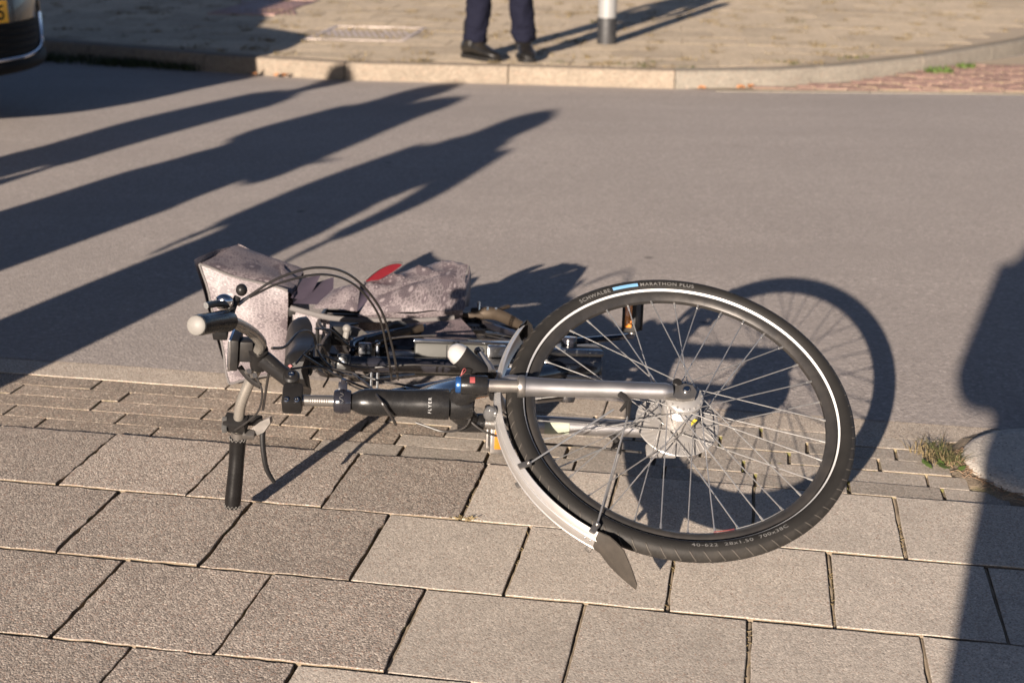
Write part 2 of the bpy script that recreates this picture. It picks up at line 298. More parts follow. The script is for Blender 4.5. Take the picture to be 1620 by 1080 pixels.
# ------------------------------------------------------------------ mesh builder
class MB:
    def __init__(s): s.v = []; s.f = []; s.uv = {}; s.smooth = True
    def add(s, verts, faces, uvs=None):
        o = len(s.v); s.v += [tuple(map(float, p)) for p in verts]
        for i, f in enumerate(faces):
            if uvs is not None: s.uv[len(s.f)] = uvs[i]
            s.f.append(tuple(o + k for k in f))
        return s
    def tube(s, pts, rad, seg=10, caps=True, flat=1.0, flatdir=None):
        pts = [A(p, float) for p in pts]; n = len(pts)
        if not hasattr(rad, '__len__'): rad = [rad] * n
        T = [nrm((pts[min(i + 1, n - 1)] - pts[max(i - 1, 0)])) for i in range(n)]
        ref = A(flatdir, float) if flatdir is not None else (A([0, 0, 1.0]) if abs(T[0][2]) < 0.9 else A([1.0, 0, 0]))
        x = nrm(ref - T[0] * (ref @ T[0])); vs = []
        for i in range(n):
            x = nrm(x - T[i] * (x @ T[i])); y = np.cross(T[i], x)
            for j in range(seg):
                t = 2 * math.pi * j / seg
                vs.append(pts[i] + rad[i] * (flat * math.cos(t) * x + math.sin(t) * y))
        fs = [(i * seg + j, i * seg + (j + 1) % seg, (i + 1) * seg + (j + 1) % seg, (i + 1) * seg + j) for i in range(n - 1) for j in range(seg)]
        if caps:
            fs.append(tuple(range(seg))[::-1]); fs.append(tuple((n - 1) * seg + j for j in range(seg)))
        return s.add(vs, fs)
    def lathe(s, prof, o, axis, xdir, seg=48, close=False, arc=None, uvscale=None, cap=False):
        """prof: (radius, height along axis)"""
        o = A(o, float); ax = nrm(axis); x = nrm(A(xdir) - ax * (A(xdir) @ ax)); y = np.cross(ax, x)
        a0, a1 = arc if arc else (0, 2 * math.pi); full = arc is None
        n = seg if full else seg + 1; m = len(prof); vs = []
        for j in range(n):
            t = a0 + (a1 - a0) * j / seg
            d = math.cos(t) * x + math.sin(t) * y
            for r, h in prof: vs.append(o + d * r + ax * h)
        fs = []; uvs = []
        for j in range(seg):
            j2 = (j + 1) % n if full else j + 1
            for i in range(m if close else m - 1):
                i2 = (i + 1) % m
                fs.append((j * m + i, j * m + i2, j2 * m + i2, j2 * m + i)[::-1])
                if uvscale: uvs.append([((j + q) / seg * uvscale, (i + p) / m) for p, q in ((0, 1), (1, 1), (1, 0), (0, 0))])
        if not full and close: fs.append(tuple(range(m))); fs.append(tuple((n - 1) * m + i for i in range(m))[::-1])
        if cap:
            fs.append(tuple(j * m for j in range(n))); fs.append(tuple(j * m + m - 1 for j in range(n))[::-1])
        return s.add(vs, fs, uvs if uvscale else None)
    def box(s, c, ax, half, bev=0.0):
        c = A(c, float); X, Y, Z = [A(k, float) for k in ax]; hx, hy, hz = half
        if bev <= 0:
            vs = [c + X * hx * i + Y * hy * j + Z * hz * k for k in (-1, 1) for j in (-1, 1) for i in (-1, 1)]
            return s.add(vs, [(0, 2, 3, 1), (4, 5, 7, 6), (0, 1, 5, 4), (2, 6, 7, 3), (0, 4, 6, 2), (1, 3, 7, 5)])
        b = min(bev, hx * .98, hy * .98, hz * .98); bm = bmesh.new(); bmesh.ops.create_cube(bm, size=2.0)
        for v in bm.verts: v.co = Vector((v.co.x * hx, v.co.y * hy, v.co.z * hz))
        bmesh.ops.bevel(bm, geom=bm.edges[:], offset=b, segments=2, affect='EDGES', profile=0.6)
        bm.verts.index_update()
        s.add([c + X * v.co.x + Y * v.co.y + Z * v.co.z for v in bm.verts], [[v.index for v in f.verts] for f in bm.faces]); bm.free(); return s
    def prism(s, poly, c, X, Y, Z, h0, h1):
        """poly (x,y) list extruded along Z from h0 to h1"""
        c, X, Y, Z = [A(k, float) for k in (c, X, Y, Z)]; n = len(poly)
        vs = [c + X * p[0] + Y * p[1] + Z * h for h in (h0, h1) for p in poly]
        fs = [tuple(range(n))[::-1], tuple(range(n, 2 * n))] + [(i, (i + 1) % n, n + (i + 1) % n, n + i) for i in range(n)]
        return s.add(vs, fs)
    def ball(s, c, r, ax=((1, 0, 0), (0, 1, 0), (0, 0, 1)), seg=14, rings=9):
        r = r if hasattr(r, '__len__') else (r, r, r); X, Y, Z = [A(k, float) for k in ax]; c = A(c, float); vs = [c - Z * r[2]]
        for i in range(1, rings):
            p = -math.pi / 2 + math.pi * i / rings
            for j in range(seg):
                t = 2 * math.pi * j / seg
                vs.append(c + X * r[0] * math.cos(p) * math.cos(t) + Y * r[1] * math.cos(p) * math.sin(t) + Z * r[2] * math.sin(p))
        vs.append(c + Z * r[2]); e = len(vs) - 1; fs = []
        for j in range(seg):
            fs.append((0, 1 + (j + 1) % seg, 1 + j)); fs.append((e, 1 + (rings - 2) * seg + j, 1 + (rings - 2) * seg + (j + 1) % seg))
            for i in range(rings - 2):
                q = 1 + i * seg; fs.append((q + j, q + (j + 1) % seg, q + seg + (j + 1) % seg, q + seg + j))
        return s.add(vs, fs)
    def grid(s, P, uv=None, closed=False):
        """P[i][j] points; uv same shape in metres"""
        n, m = len(P), len(P[0]); vs = [p for r in P for p in r]; fs = []; uvs = []
        for i in range(n - 1):
            for j in range(m if closed else m - 1):
                j2 = (j + 1) % m; fs.append((i * m + j, i * m + j2, (i + 1) * m + j2, (i + 1) * m + j))
                if uv is not None: uvs.append([uv[i][j], uv[i][j2], uv[i + 1][j2], uv[i + 1][j]])
        return s.add(vs, fs, uvs if uv is not None else None)
    def build(s, name, mat, parent=None, base=None, smooth=35, **props):
        if parent is not None: base = A(parent['_b']) if '_b' in parent else A([0, 0, 0])
        elif base is None: base = A([0., 0., 0.])
        base = A(base, float)
        me = bpy.data.meshes.new(name); me.from_pydata([tuple(A(p) - base) for p in s.v], [], s.f)
        if s.uv:
            ul = me.uv_layers.new(name='uv')
            for pi, uvs in s.uv.items():
                p = me.polygons[pi]
                for li, q in zip(p.loop_indices, uvs): ul.data[li].uv = q
        me.materials.append(M[mat] if isinstance(mat, str) else mat)
        if smooth:
            me.polygons.foreach_set('use_smooth', [True] * len(me.polygons))
            me.set_sharp_from_angle(angle=math.radians(smooth))
        me.update()
        o = bpy.data.objects.new(name, me); col.objects.link(o)
        if parent is not None: o.parent = parent
        else: o.location = base.tolist()
        o['_b'] = [float(k) for k in base]
        for k, v in props.items(): o[k] = v
        return o
def thing(name, base, label, category, group=None):
    o = bpy.data.objects.new(name, None); col.objects.link(o); o.location = tuple(map(float, base)); o['_b'] = [float(k) for k in base]
    o['label'] = label; o['category'] = category; o.empty_display_size = 0.1
    if group: o['group'] = group
    return o
def spline(pts, n=8):
    """Catmull-Rom through the points"""
    P = [A(p, float) for p in pts]; P = [2 * P[0] - P[1]] + P + [2 * P[-1] - P[-2]]; out = []
    for i in range(1, len(P) - 2):
        for k in range(n):
            t = k / n; a, b, c, d = P[i - 1:i + 3]
            out.append(0.5 * (2 * b + (c - a) * t + (2 * a - 5 * b + 4 * c - d) * t * t + (3 * b - a - 3 * c + d) * t ** 3))
    out.append(P[-2]); return out
def text_mesh(txt, size, extrude=0.0, bold=0.0, spacing=1.0):
    cu = bpy.data.curves.new('t', 'FONT'); cu.body = txt; cu.size = size; cu.extrude = extrude; cu.offset = bold; cu.space_character = spacing
    cu.align_x = 'LEFT'; o = bpy.data.objects.new('t', cu); col.objects.link(o)
    dg = bpy.context.evaluated_depsgraph_get(); me = bpy.data.meshes.new_from_object(o.evaluated_get(dg))
    bm = bmesh.new(); bm.from_mesh(me); bmesh.ops.triangulate(bm, faces=bm.faces[:])
    bmesh.ops.subdivide_edges(bm, edges=[e for e in bm.edges if e.calc_length() > size * 0.35], cuts=1)
    bmesh.ops.triangulate(bm, faces=bm.faces[:]); bm.verts.index_update()
    vs = [tuple(v.co) for v in bm.verts]; fs = [[v.index for v in f.verts] for f in bm.faces]
    bm.free(); bpy.data.objects.remove(o); bpy.data.curves.remove(cu); bpy.data.meshes.remove(me)
    w = max(v[0] for v in vs) if vs else 0
    return vs, fs, w

# ------------------------------------------------------------------ street frame: u along the near kerb, v away across the road
O2 = A([-0.94887, 3.10622, 0.0]); YAW = -0.173226
U = A([math.cos(YAW), math.sin(YAW), 0]); V = A([-math.sin(YAW), math.cos(YAW), 0]); Z = A([0, 0, 1.0])
def S(u, v, z=0.0): return O2 + U * u + V * v + Z * z
def uvof(p): d = A(p, float) - O2; return float(d @ U), float(d @ V)
def sheet(name, pts, mat, z, **k):
    m = MB(); m.add([(p[0], p[1], z) for p in pts], [tuple(range(len(pts)))]); return m.build(name, mat, smooth=0, **k)

sheet('ground', [(-300, -300), (300, -300), (300, 300), (-300, 300)], 'ground_far', -0.30, kind='structure')
# road: asphalt sheet between the near kerb (v 0.47) and the far kerb line
FK = [(-9.5, 13.6), (-6.2, 12.05), (-3.66, 10.62), (-2.84, 10.2), (-2.125, 9.78), (-1.14, 9.41), (-0.048, 9.32), (1.057, 9.17), (1.72, 9.33), (2.28, 9.66), (3.0, 10.24), (4.1, 11.42), (5.2, 13.0), (6.0, 15.0)]
def fk_v(): return [uvof((x, y, 0)) for x, y in FK]
def road():
    # fine strips so the surface can dip gently to the gutters
    us = np.linspace(-30, 30, 61); vs = [0.468, 0.55, 1.2, 3.2, 5.2, 6.2, 8, 12, 30]
    zs = [-0.002, -0.002, 0.004, 0.012, 0.006, -0.004, -0.012, -0.012, -0.012]
    m = MB(); m.grid([[S(u, v, z) for v, z in zip(vs, zs)] for u in us])
    return m.build('road', 'asphalt', kind='structure')
road()

def piece(outline, z0, z1, tilt=(0, 0), bev=0.003, jag=0.0009):
    """a paving piece: outline (u,v) counter-clockwise, chamfered top edge, slightly uneven rim"""
    m = MB(); pts = []
    n = len(outline)
    for i in range(n):
        a, b = A(outline[i], float), A(outline[(i + 1) % n], float)
        k = max(1, int(np.linalg.norm(b - a) / (0.022 if jag > 0.0012 else 0.05)))
        for q in range(k): pts.append(a + (b - a) * q / k)
    c = sum(pts) / len(pts)
    pts = [p + A([rnd.gauss(0, jag), rnd.gauss(0, jag)]) for p in pts]
    def ring(scale_in, z): return [S(*(p + (c - p) / np.linalg.norm(c - p) * scale_in), z + (p - c)[0] * tilt[0] + (p - c)[1] * tilt[1]) for p in pts]
    N = len(pts); vs = ring(0, z0) + ring(0, z1 - bev) + ring(bev * 0.9, z1 - bev * 0.25) + ring(bev * 2.2, z1)
    fs = []
    for r in range(3): fs += [(r * N + i, r * N + (i + 1) % N, (r + 1) * N + (i + 1) % N, (r + 1) * N + i) for i in range(N)]
    fs.append(tuple(3 * N + i for i in range(N)))
    m.add(vs, fs); return m, S(c[0], c[1], z1)

def put_piece(name, outline, z0, z1, mat, parent, tilt=(0, 0), bev=0.003, jag=0.0009):
    m, c = piece(outline, z0, z1, tilt, bev, jag)
    me_base = c
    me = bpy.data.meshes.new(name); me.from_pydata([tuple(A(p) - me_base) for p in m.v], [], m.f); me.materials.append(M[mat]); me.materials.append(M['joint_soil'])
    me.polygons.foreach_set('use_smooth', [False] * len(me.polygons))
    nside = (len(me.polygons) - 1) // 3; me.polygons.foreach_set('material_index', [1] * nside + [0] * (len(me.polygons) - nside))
    o = bpy.data.objects.new(name, me); col.objects.link(o); o.parent = parent; o.location = tuple(c - A(parent['_b'])); return o

# near pavement: bed of soil with 30 x 30 slabs in half bond
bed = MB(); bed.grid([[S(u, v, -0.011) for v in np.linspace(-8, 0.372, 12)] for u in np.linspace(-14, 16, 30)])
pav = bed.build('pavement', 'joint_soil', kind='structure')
SL = 0.3028
for k in range(0, 8):
    v1, v0 = -k * SL, -(k + 1) * SL
    for i in range(-8, 13):
        u0 = (i + (0.5 if k % 2 else 0.0)) * SL; u1 = u0 + SL
        if (u0 < -2.3 or u1 > 3.7): continue
        # older rough slabs to the left, newer smooth ones to the right
        lim = {0: 0.92, 1: 0.76, 2: 0.9, 3: 0.73}.get(k, 0.8 + 0.15 * (k % 2))
        old = (u0 + u1) / 2 < lim
        g = 0.0034 if old else 0.0040; gv = 0.0043 if old else 0.0036
        r = lambda s=0.0010: rnd.gauss(0, s)
        out = [(u0 + g + r(), v0 + gv + r()), (u1 - g + r(), v0 + gv + r()), (u1 - g + r(), v1 - gv + r()), (u0 + g + r(), v1 - gv + r())]
        put_piece('paving_slab', out, -0.05, 0.001 + rnd.uniform(-0.0012, 0.0012), 'slab_rough' if old else 'slab_smooth', pav,
                  (rnd.gauss(0, 0.0025), rnd.gauss(0, 0.0025)), 0.0010 if old else 0.0011, 0.0014 if old else 0.0009)
# five courses of narrow paving bricks, set a little lower than the slabs
CW = 0.0712
for c in range(5):
    v0, v1 = c * CW + 0.002, (c + 1) * CW + 0.002
    u = -2.2 - rnd.random() * 0.1 + (0.1 if c % 2 else 0)
    us = []
    while u < 3.4:
        L = 0.297 if u < 0.05 else 0.2055
        us.append((u, L)); u += L
    for u0, L in us:
        u1 = u0 + L
        if u1 > 1.99 and u0 < 3.45:
            lim_u = 2.21 - math.sqrt(max(0, 0.226 ** 2 - ((v0 + v1) / 2 - 0.235) ** 2)) - 0.03
            if u0 > lim_u - 0.03: continue
            u1 = min(u1, lim_u)
        old = (u0 + u1) / 2 < 0.52 + 0.12 * (c % 3)
        g = 0.0030 if old else 0.0036
        gu = 0.0030 if old else 0.0042
        put_piece('paving_brick', [(u0 + gu, v0 + g * .6), (u1 - gu, v0 + g * .6), (u1 - gu, v1 - g * .6), (u0 + gu, v1 - g * .6)], -0.06,
                  (-0.0045 if old else -0.002) + rnd.uniform(-0.001, 0.0008), 'brick_rough' if old else 'brick_smooth', pav,
                  (rnd.gauss(0, 0.003), rnd.gauss(0, 0.005)), 0.0009, 0.0008)
# flush near kerb stones
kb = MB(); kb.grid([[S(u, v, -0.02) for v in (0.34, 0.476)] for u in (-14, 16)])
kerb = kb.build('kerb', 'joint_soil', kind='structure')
for i in range(-5, 4):
    u0 = i * 1.0 + 0.135
    u1 = u0 + 1.0
    put_piece('kerb_stone', [(u0 + .002, 0.361), (u1 - .002, 0.361), (u1 - .002, 0.474), (u0 + .002, 0.474)], -0.1, -0.004 + rnd.uniform(-.0008, .0008), 'kerb_concrete', kerb, (0, 0.0), 0.0015, 0.001)

# rounded concrete kerb nose at the right
def nose():
    pts = []; uc, vc, R = 2.212, 0.235, 0.222
    for k in range(25):
        t = math.pi / 2 + math.pi * k / 24; pts.append((uc + R * math.cos(t), vc + R * math.sin(t)))
    pts += [(3.6, vc - R), (3.6, vc + R)]
    cc = A([2.7, vc]); m = MB(); n = len(pts); H = [(0, -0.1), (0, 0.006), (0.006, 0.014), (0.02, 0.019), (0.05, 0.022)]
    rings = []
    for ins, z in H:
        ring = []
        for p in pts:
            p = A(p); q = A([max(uc, min(3.55, p[0])), vc]) - p; q = q / (np.linalg.norm(q) + 1e-9)
            ring.append(S(*(p + q * ins), z))
        rings.append(ring)
    m.grid(rings, closed=True); m.add(rings[-1], [tuple(range(n))[::-1]])
    b = S(2.7, vc, 0)
    m.build('kerb_nose', 'nose_concrete', base=b, label='rounded grey concrete kerb end beside the grass tuft at the right edge', category='kerb')
nose()

# ------------------------------------------------------------------ far side: kerb stones, slabs, red bricks, gratings
FZ = 0.11
def far_line():
    P = [A([x, y, 0.0]) for x, y in FK]; return P
FP = far_line()
seg = [np.linalg.norm(FP[i + 1] - FP[i]) for i in range(len(FP) - 1)]; cum = np.r_[0, np.cumsum(seg)]
def fk_at(s):
    i = int(np.clip(np.searchsorted(cum, s) - 1, 0, len(seg) - 1)); t = (s - cum[i]) / seg[i]
    return FP[i] + (FP[i + 1] - FP[i]) * t
def fk_n(s):
    d = nrm(fk_at(s + .15) - fk_at(s - .15)); return A([-d[1], d[0], 0])        # points away from the road
# bed under far pavement
bed_pts = [(x, y) for x, y in FK]
fb = MB(); rows_ = []
for i, p in enumerate(FP):
    s_ = cum[i]; nn = fk_n(min(max(s_, .2), cum[-1] - .2)); rows_.append([p + nn * 0.08 + Z * (FZ - 0.003), p + nn * 0.3 + Z * (FZ - 0.003), A([p[0] * 1.0 + (p[0]) * 0.25, 24.0, FZ - 0.003]), A([p[0] * 1.8, 60.0, FZ - 0.003])])
fb.grid(rows_)
fpav = fb.build('far_pavement', 'sand', kind='structure', smooth=0)
# kerb stones along the line; joint phase set by the joints seen at (-1.14, 9.41)
s_ref = cum[5]
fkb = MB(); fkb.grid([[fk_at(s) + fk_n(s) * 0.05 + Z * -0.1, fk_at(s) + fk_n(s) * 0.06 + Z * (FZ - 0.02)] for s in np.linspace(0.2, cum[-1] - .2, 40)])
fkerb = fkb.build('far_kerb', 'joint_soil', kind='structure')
LEN = 1.1
for i in range(-6, 7):
    s0, s1 = s_ref + i * LEN + 0.004, s_ref + (i + 1) * LEN - 0.004
    if s0 < 0.3 or s1 > cum[-1] - .3: continue
    m = MB(); rings = []
    drop = lambda s: FZ - max(0.0, min(0.012, (s - cum[7]) * 0.01))
    for s in np.linspace(s0, s1, 7):
        p, nn = fk_at(s), fk_n(s); h = drop(s) + 0.003
        rings.append([p + nn * -0.012 + Z * -0.1, p + nn * -0.008 + Z * (h - 0.03), p + nn * 0.004 + Z * (h - 0.006), p + nn * 0.02 + Z * h, p + nn * 0.135 + Z * h, p + nn * 0.14 + Z * -0.1])
    m.grid([r[::-1] for r in rings], closed=True); n6 = 6
    m.f.append(tuple(range(6))); m.f.append(tuple(len(m.v) - 6 + k for k in range(6))[::-1])
    b = fk_at((s0 + s1) / 2)
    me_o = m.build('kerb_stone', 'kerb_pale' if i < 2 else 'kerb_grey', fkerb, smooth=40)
# slabs of the far pavement (50 cm), laid along the kerb
far_rows = 13; dU = nrm(A([1.057, 9.17, 0]) - A([-1.14, 9.41, 0])); dV = A([-dU[1], dU[0], 0]); o_f = A([-1.14, 9.41, FZ])
FS = 0.5
def inside_far(p):
    # beyond the kerb line (kerb line as y over x)
    y = np.interp(p[0], [q[0] for q in FK], [q[1] for q in FK]); return y
cnt = 0
for k in range(far_rows):
    for i in range(-14, 15):
        u0 = (i + (0.5 if k % 2 else 0)) * FS; v0 = 0.155 + k * FS
        c = o_f + dU * (u0 + FS / 2) + dV * (v0 + FS / 2)
        corners = [o_f + dU * (u0 + a * FS) + dV * (v0 + b * FS) for a, b in ((0, 0), (1, 0), (1, 1), (0, 1))]
        lim = [inside_far(p) + 0.18 for p in corners]
        if abs(c[0]) > c[1] * 0.44: continue
        # clip slabs that would cross the kerb by pushing their near corners back
        ok = True; cs = []
        for p, l in zip(corners, lim):
            q = p.copy()
            if q[1] < l: q[1] = l
            cs.append(q)
        if cs[3][1] - cs[0][1] < 0.12 or cs[2][1] - cs[1][1] < 0.12: continue
        cc = sum(cs) / 4
        if (-1.7 < cc[0] < -0.74 and 10.6 < cc[1] < 12.05 and abs(cc[0] + 1.18) < 0.30 and abs(cc[1] - 11.35) < 0.42): continue
        uv4 = [uvof(cs[q]) for q in (0, 1, 2, 3)]
        cu = A([sum(x[0] for x in uv4) / 4, sum(x[1] for x in uv4) / 4])
        g = 0.004
        uv4 = [tuple(A(x) + (cu - A(x)) / np.linalg.norm(cu - A(x)) * g * 1.4) for x in uv4]
        put_piece('paving_slab', uv4, FZ - 0.05, FZ + rnd.uniform(-0.001, 0.001), 'slab_far', fpav, (rnd.gauss(0, 0.003), rnd.gauss(0, 0.003)), 0.001, 0.003)
        cnt += 1

# red brick apron in front of the curving kerb at the right
ap = MB(); ap.add([(1.1, 9.13, 0.004), (3.2, 9.06, 0.004), (6.5, 9.2, 0.004), (6.5, 15.5, 0.004), (5.9, 15.0, 0.004), (4.15, 11.3, 0.004), (2.3, 9.56, 0.004), (1.72, 9.25, 0.004)], [tuple(range(8))])
apron = ap.build('brick_apron', 'sand', kind='structure', smooth=0)
for k in range(14):
    for i in range(26):
        u0 = 1.35 + (i + (0.5 if k % 2 else 0)) * 0.205; y0 = 9.13 + k * 0.102
        p = A([u0 + 0.1, y0 + 0.05, 0]); 
        if p[1] > np.interp(p[0], [q[0] for q in FK], [q[1] for q in FK]) - 0.12 or p[0] > p[1] * 0.44: continue
        q4 = [uvof((u0 + a, y0 + b, 0)) for a, b in ((.006, .006), (.199, .006), (.199, .096), (.006, .096))]
        put_piece('paving_brick', q4, -0.04, 0.012 + rnd.uniform(-.004, .004), 'brick_red', apron, (0, 0), 0.004, 0.002)
# pale edge strip between asphalt and red bricks
es = MB()
for i in range(5):
    es = MB(); x0 = 1.3 + i * 1.0; es.box((x0 + .5, 9.095 + 0.012 * i - 0.004, -0.048), ((1, 0.012, 0), (-0.012, 1, 0), (0, 0, 1)), (0.497, 0.03, 0.05), 0.006)
    es.build('edge_stone', 'kerb_grey', apron)

def cover(name, p, X, Y, w, d, mat, label, ribs):
    t = thing(name, A(p), label, 'cover')
    c = A(p); X = nrm(X); Y = nrm(Y)
    m = MB()
    for sx, sy, hw, hd in ((0, -1, w / 2, .02), (0, 1, w / 2, .02), (-1, 0, .02, d / 2 - .04), (1, 0, .02, d / 2 - .04)):
        m.box(c + X * sx * (w / 2 - .02) + Y * sy * (d / 2 - .02) + Z * -0.01, (X, Y, Z), (hw, hd, 0.025), 0.004)
    m.build('frame', mat, t)
    m = MB(); m.box(c + Z * -0.012, (X, Y, Z), (w / 2 - .043, d / 2 - .043, 0.02), 0.003); m.build('plate', mat, t)
    for i in range(ribs):
        q = -w / 2 + .07 + (w - .14) * i / (ribs - 1)
        m = MB(); m.box(c + X * q + Z * 0.0085, (nrm(X + Y * .3), nrm(Y - X * .3), Z), ((w - .14) / ribs * .28, d / 2 - .06, 0.0015)); m.build('rib', mat, t)
cover('service_cover', (-1.18, 11.33, FZ - 0.012), dU, dV, 0.78, 1.05, 'iron_pale', 'pale ribbed metal service cover in the pavement left of the standing person', 13)
cover('drain_cover', (-2.38, 13.65, FZ - 0.004), dU, dV, 0.62, 1.7, 'iron_rust', 'rusty red ribbed cover in the pavement at the top edge left of centre', 10)

# bollard
def post():
    b = A([0.695, 10.76, FZ]); t = thing('bollard', b, 'white round post with a black foot on the far pavement', 'bollard')
    R = 0.069
    m = MB(); m.lathe([(0.0, 0.0), (R + .004, 0.0), (R + .004, 0.19), (R + .002, 0.195), (0, .195)], b, Z, (1, 0, 0), 28); m.build('foot', 'post_black', t)
    m = MB(); m.lathe([(R, 0.19), (R, 1.0), (R * .9, 1.04), (R * .55, 1.07), (0, 1.08)], b, Z, (1, 0, 0), 28); m.build('shaft', 'post_white', t)
    m = MB(); m.lathe([(R + .003, 0.80), (R + .003, 0.92)], b, Z, (1, 0, 0), 28); m.build('reflective_band', 'red_label', t)
post()

# ------------------------------------------------------------------ the fallen bicycle
# two rigid frames meet on the steering axis: front end (a up the steerer, f wheel-forward, r wheel-right), rear frame (a, g rearwards, l left)
BK = A([-0.092295, 2.568612, 0.290185]); ba = A([-0.9968765, -0.0661247, 0.0431837])
bf = A([-0.0345948, 0.8571517, 0.5139010]); br = A([0.0709966, -0.5108019, 0.8567619])
bg_ = A([-0.0733648, 0.9777800, -0.1963768]); bl = A([0.0292389, 0.1989316, 0.9795771])
HUB = A([0.3383964, 2.5980066, 0.2720205])
def F(a, f, r=0.0): return BK + ba * a + bf * f + br * r
def G(a, g, l=0.0): return BK + ba * a + bg_ * g + bl * l
FAX, GAX = (ba, bf, br), (ba, bg_, bl)
bike = thing('bicycle', (0.05, 2.95, 0.0), 'silver and black electric city bicycle lying fallen on its side', 'bicycle')

def wheel(C, ax, x, y, name, parent, spokes=36, text=False, rim='rim_dark', flange=(0.030, 0.034), flr=0.030, detail=True):
    """C hub centre, ax axle direction, x/y in-plane axes"""
    W = lambda R, t, h: C + R * (math.cos(t) * x + math.sin(t) * y) + ax * h
    prof = [(0.3115, 0.0115), (0.3090, 0.0125), (0.302, 0.0115), (0.296, 0.0075), (0.2925, 0.0045), (0.2915, 0.0), (0.2925, -0.0045), (0.296, -0.0075), (0.302, -0.0115), (0.3090, -0.0125), (0.3115, -0.0115)]
    m = MB(); m.lathe(prof, C, ax, x, 96); wh = m.build(name, rim, parent)
    ns = 28; Rc, rt = 0.331, 0.0195; prof = []
    for i in range(ns):
        t = 2 * math.pi * i / ns; prof.append((Rc - rt * math.cos(t) * (1.0 if math.cos(t) > 0 else 1.02), rt * math.sin(t)))
    m = MB(); m.lathe(prof, C, ax, x, 128, close=True, uvscale=2 * math.pi * 0.35); m.build('tyre', 'tyre_rubber', wh)
    if detail:
        for sg in (1, -1):
            sp = []
            for k in range(5):
                o = -0.0170 + 0.0033 * k / 4; sp.append((Rc + o, sg * (math.sqrt(max(0, (rt + .0003) ** 2 - o * o)) + 0.0004)))
            m = MB(); m.lathe(sp, C, ax, x, 128); m.build('reflective_stripe', 'stripe_white', wh)
    # spokes: three-cross lacing, every spoke a piece of its own
    per = spokes // 2
    for i in range(spokes):
        side = 1 if i % 2 == 0 else -1; k = i // 2
        t0 = 2 * math.pi * (i + 0.35) / spokes
        lead = 1 if k % 2 == 0 else -1
        th = t0 + lead * math.radians(62) + (0 if side > 0 else 0.02)
        h = flange[0] if side > 0 else -flange[1]
        p0 = W(flr, th, h + 0.0015 * side * lead); p1 = W(0.2935, t0, side * 0.002)
        d = nrm(p1 - p0); m = MB(); m.tube([p0, p1 - d * 0.014, p1 - d * 0.0135, p1], [0.0013, 0.0013, 0.0022, 0.0025], 6); m.build('spoke', 'spoke_steel', wh)
    return wh, W
fw_, FWp = wheel(HUB, br, ba, bf, 'front_wheel', bike, flange=(0.038, 0.028), flr=0.034)
fw_['label'] = 'front wheel with white reflective stripe and thin steel spokes'
# tyre lettering (raised print on the sidewall)
def tyre_text(txt, a0, a1, Rm, up, mat, h=0.0085):
    vs, fs, w = text_mesh(txt, h * 1.38, bold=0.00012, spacing=1.15)
    m = MB(); out = []
    for x, y, z in vs:
        t = math.radians(a0 + (a1 - a0) * x / w); R = Rm + (y - h * 0.5) * up
        o = R - 0.331; out.append(FWp(R, t, math.sqrt(max(1e-6, 0.0199 ** 2 - o * o)) + 0.0007))
    m.add(out, fs); m.build('tyre_lettering', mat, fw_, smooth=0)
tyre_text('SCHWALBE', 54.6, 68.0, 0.3275, 1, 'letter_grey')
tyre_text('MARATHON PLUS', 80.0, 100.5, 0.3275, 1, 'letter_grey', 0.0078)
tyre_text('40-622  28x1.50  700x38C', -86.8, -121.0, 0.3275, -1, 'letter_grey', 0.0072)
m = MB(); out = []
for i in range(13):
    t = math.radians(69.2 + 10.0 * i / 12); row = []
    for k in range(3):
        R = 0.3238 + 0.0075 * k / 2; o = R - .331; row.append(FWp(R, t, math.sqrt(0.0199 ** 2 - o * o) + 0.0007))
    out.append(row)
m.grid(out); m.build('brand_bar', 'tyre_blue', fw_)
# rim sticker by the valve
for t0, t1, mt in ((-96, -104, 'red_label'), (-104.5, -126, 'letter_white')):
    m = MB(); m.grid([[FWp(0.2930, math.radians(t0 + (t1 - t0) * i / 8), h) for h in (0.0045, 0.0075)] for i in range(9)])
    m.v = [tuple(A(p) - nrm(A(p) - HUB) * 0.0012 + br * 0.0006) for p in m.v]; m.build('rim_sticker', mt, fw_)
# hub: dynamo shell, flanges, axle, roller brake with finned cooling disc on the lower side
m = MB(); m.lathe([(0.006, 0.062), (0.014, 0.060), (0.018, 0.050), (0.034, 0.047), (0.0385, 0.043), (0.0385, 0.034), (0.030, 0.029), (0.028, 0.018), (0.0365, 0.010), (0.038, -0.006), (0.0365, -0.018), (0.031, -0.024), (0.033, -0.027), (0.033, -0.031), (0.02, -0.034), (0.006, -0.062)], HUB, br, ba, 40); hub_o = m.build('hub', 'hub_alu', fw_)
for k in range(18):
    t = 2 * math.pi * k / 18; m = MB(); m.tube([FWp(0.0345, t, 0.0450), FWp(0.0345, t, 0.0480)], 0.0022, 8); m.build('spoke_head', 'hub_alu', fw_)
m = MB()
prof = [(0.012, -0.060), (0.044, -0.058), (0.047, -0.055), (0.049, -0.048), (0.070, -0.044), (0.083, -0.042), (0.0845, -0.0405), (0.083, -0.039), (0.055, -0.037), (0.02, -0.035)]
m.lathe(prof, HUB, br, ba, 72); bd = m.build('brake_disc', 'hub_alu', fw_)
for k in range(44):
    t = 2 * math.pi * k / 44; m = MB(); p0, p1 = FWp(0.056, t, -0.0375), FWp(0.082, t + 0.10, -0.039)
    m.tube([p0, (p0 + p1) / 2 + br * .0005, p1], [0.0016, 0.0022, 0.0016], 4); m.build('brake_fin', 'hub_alu', fw_)
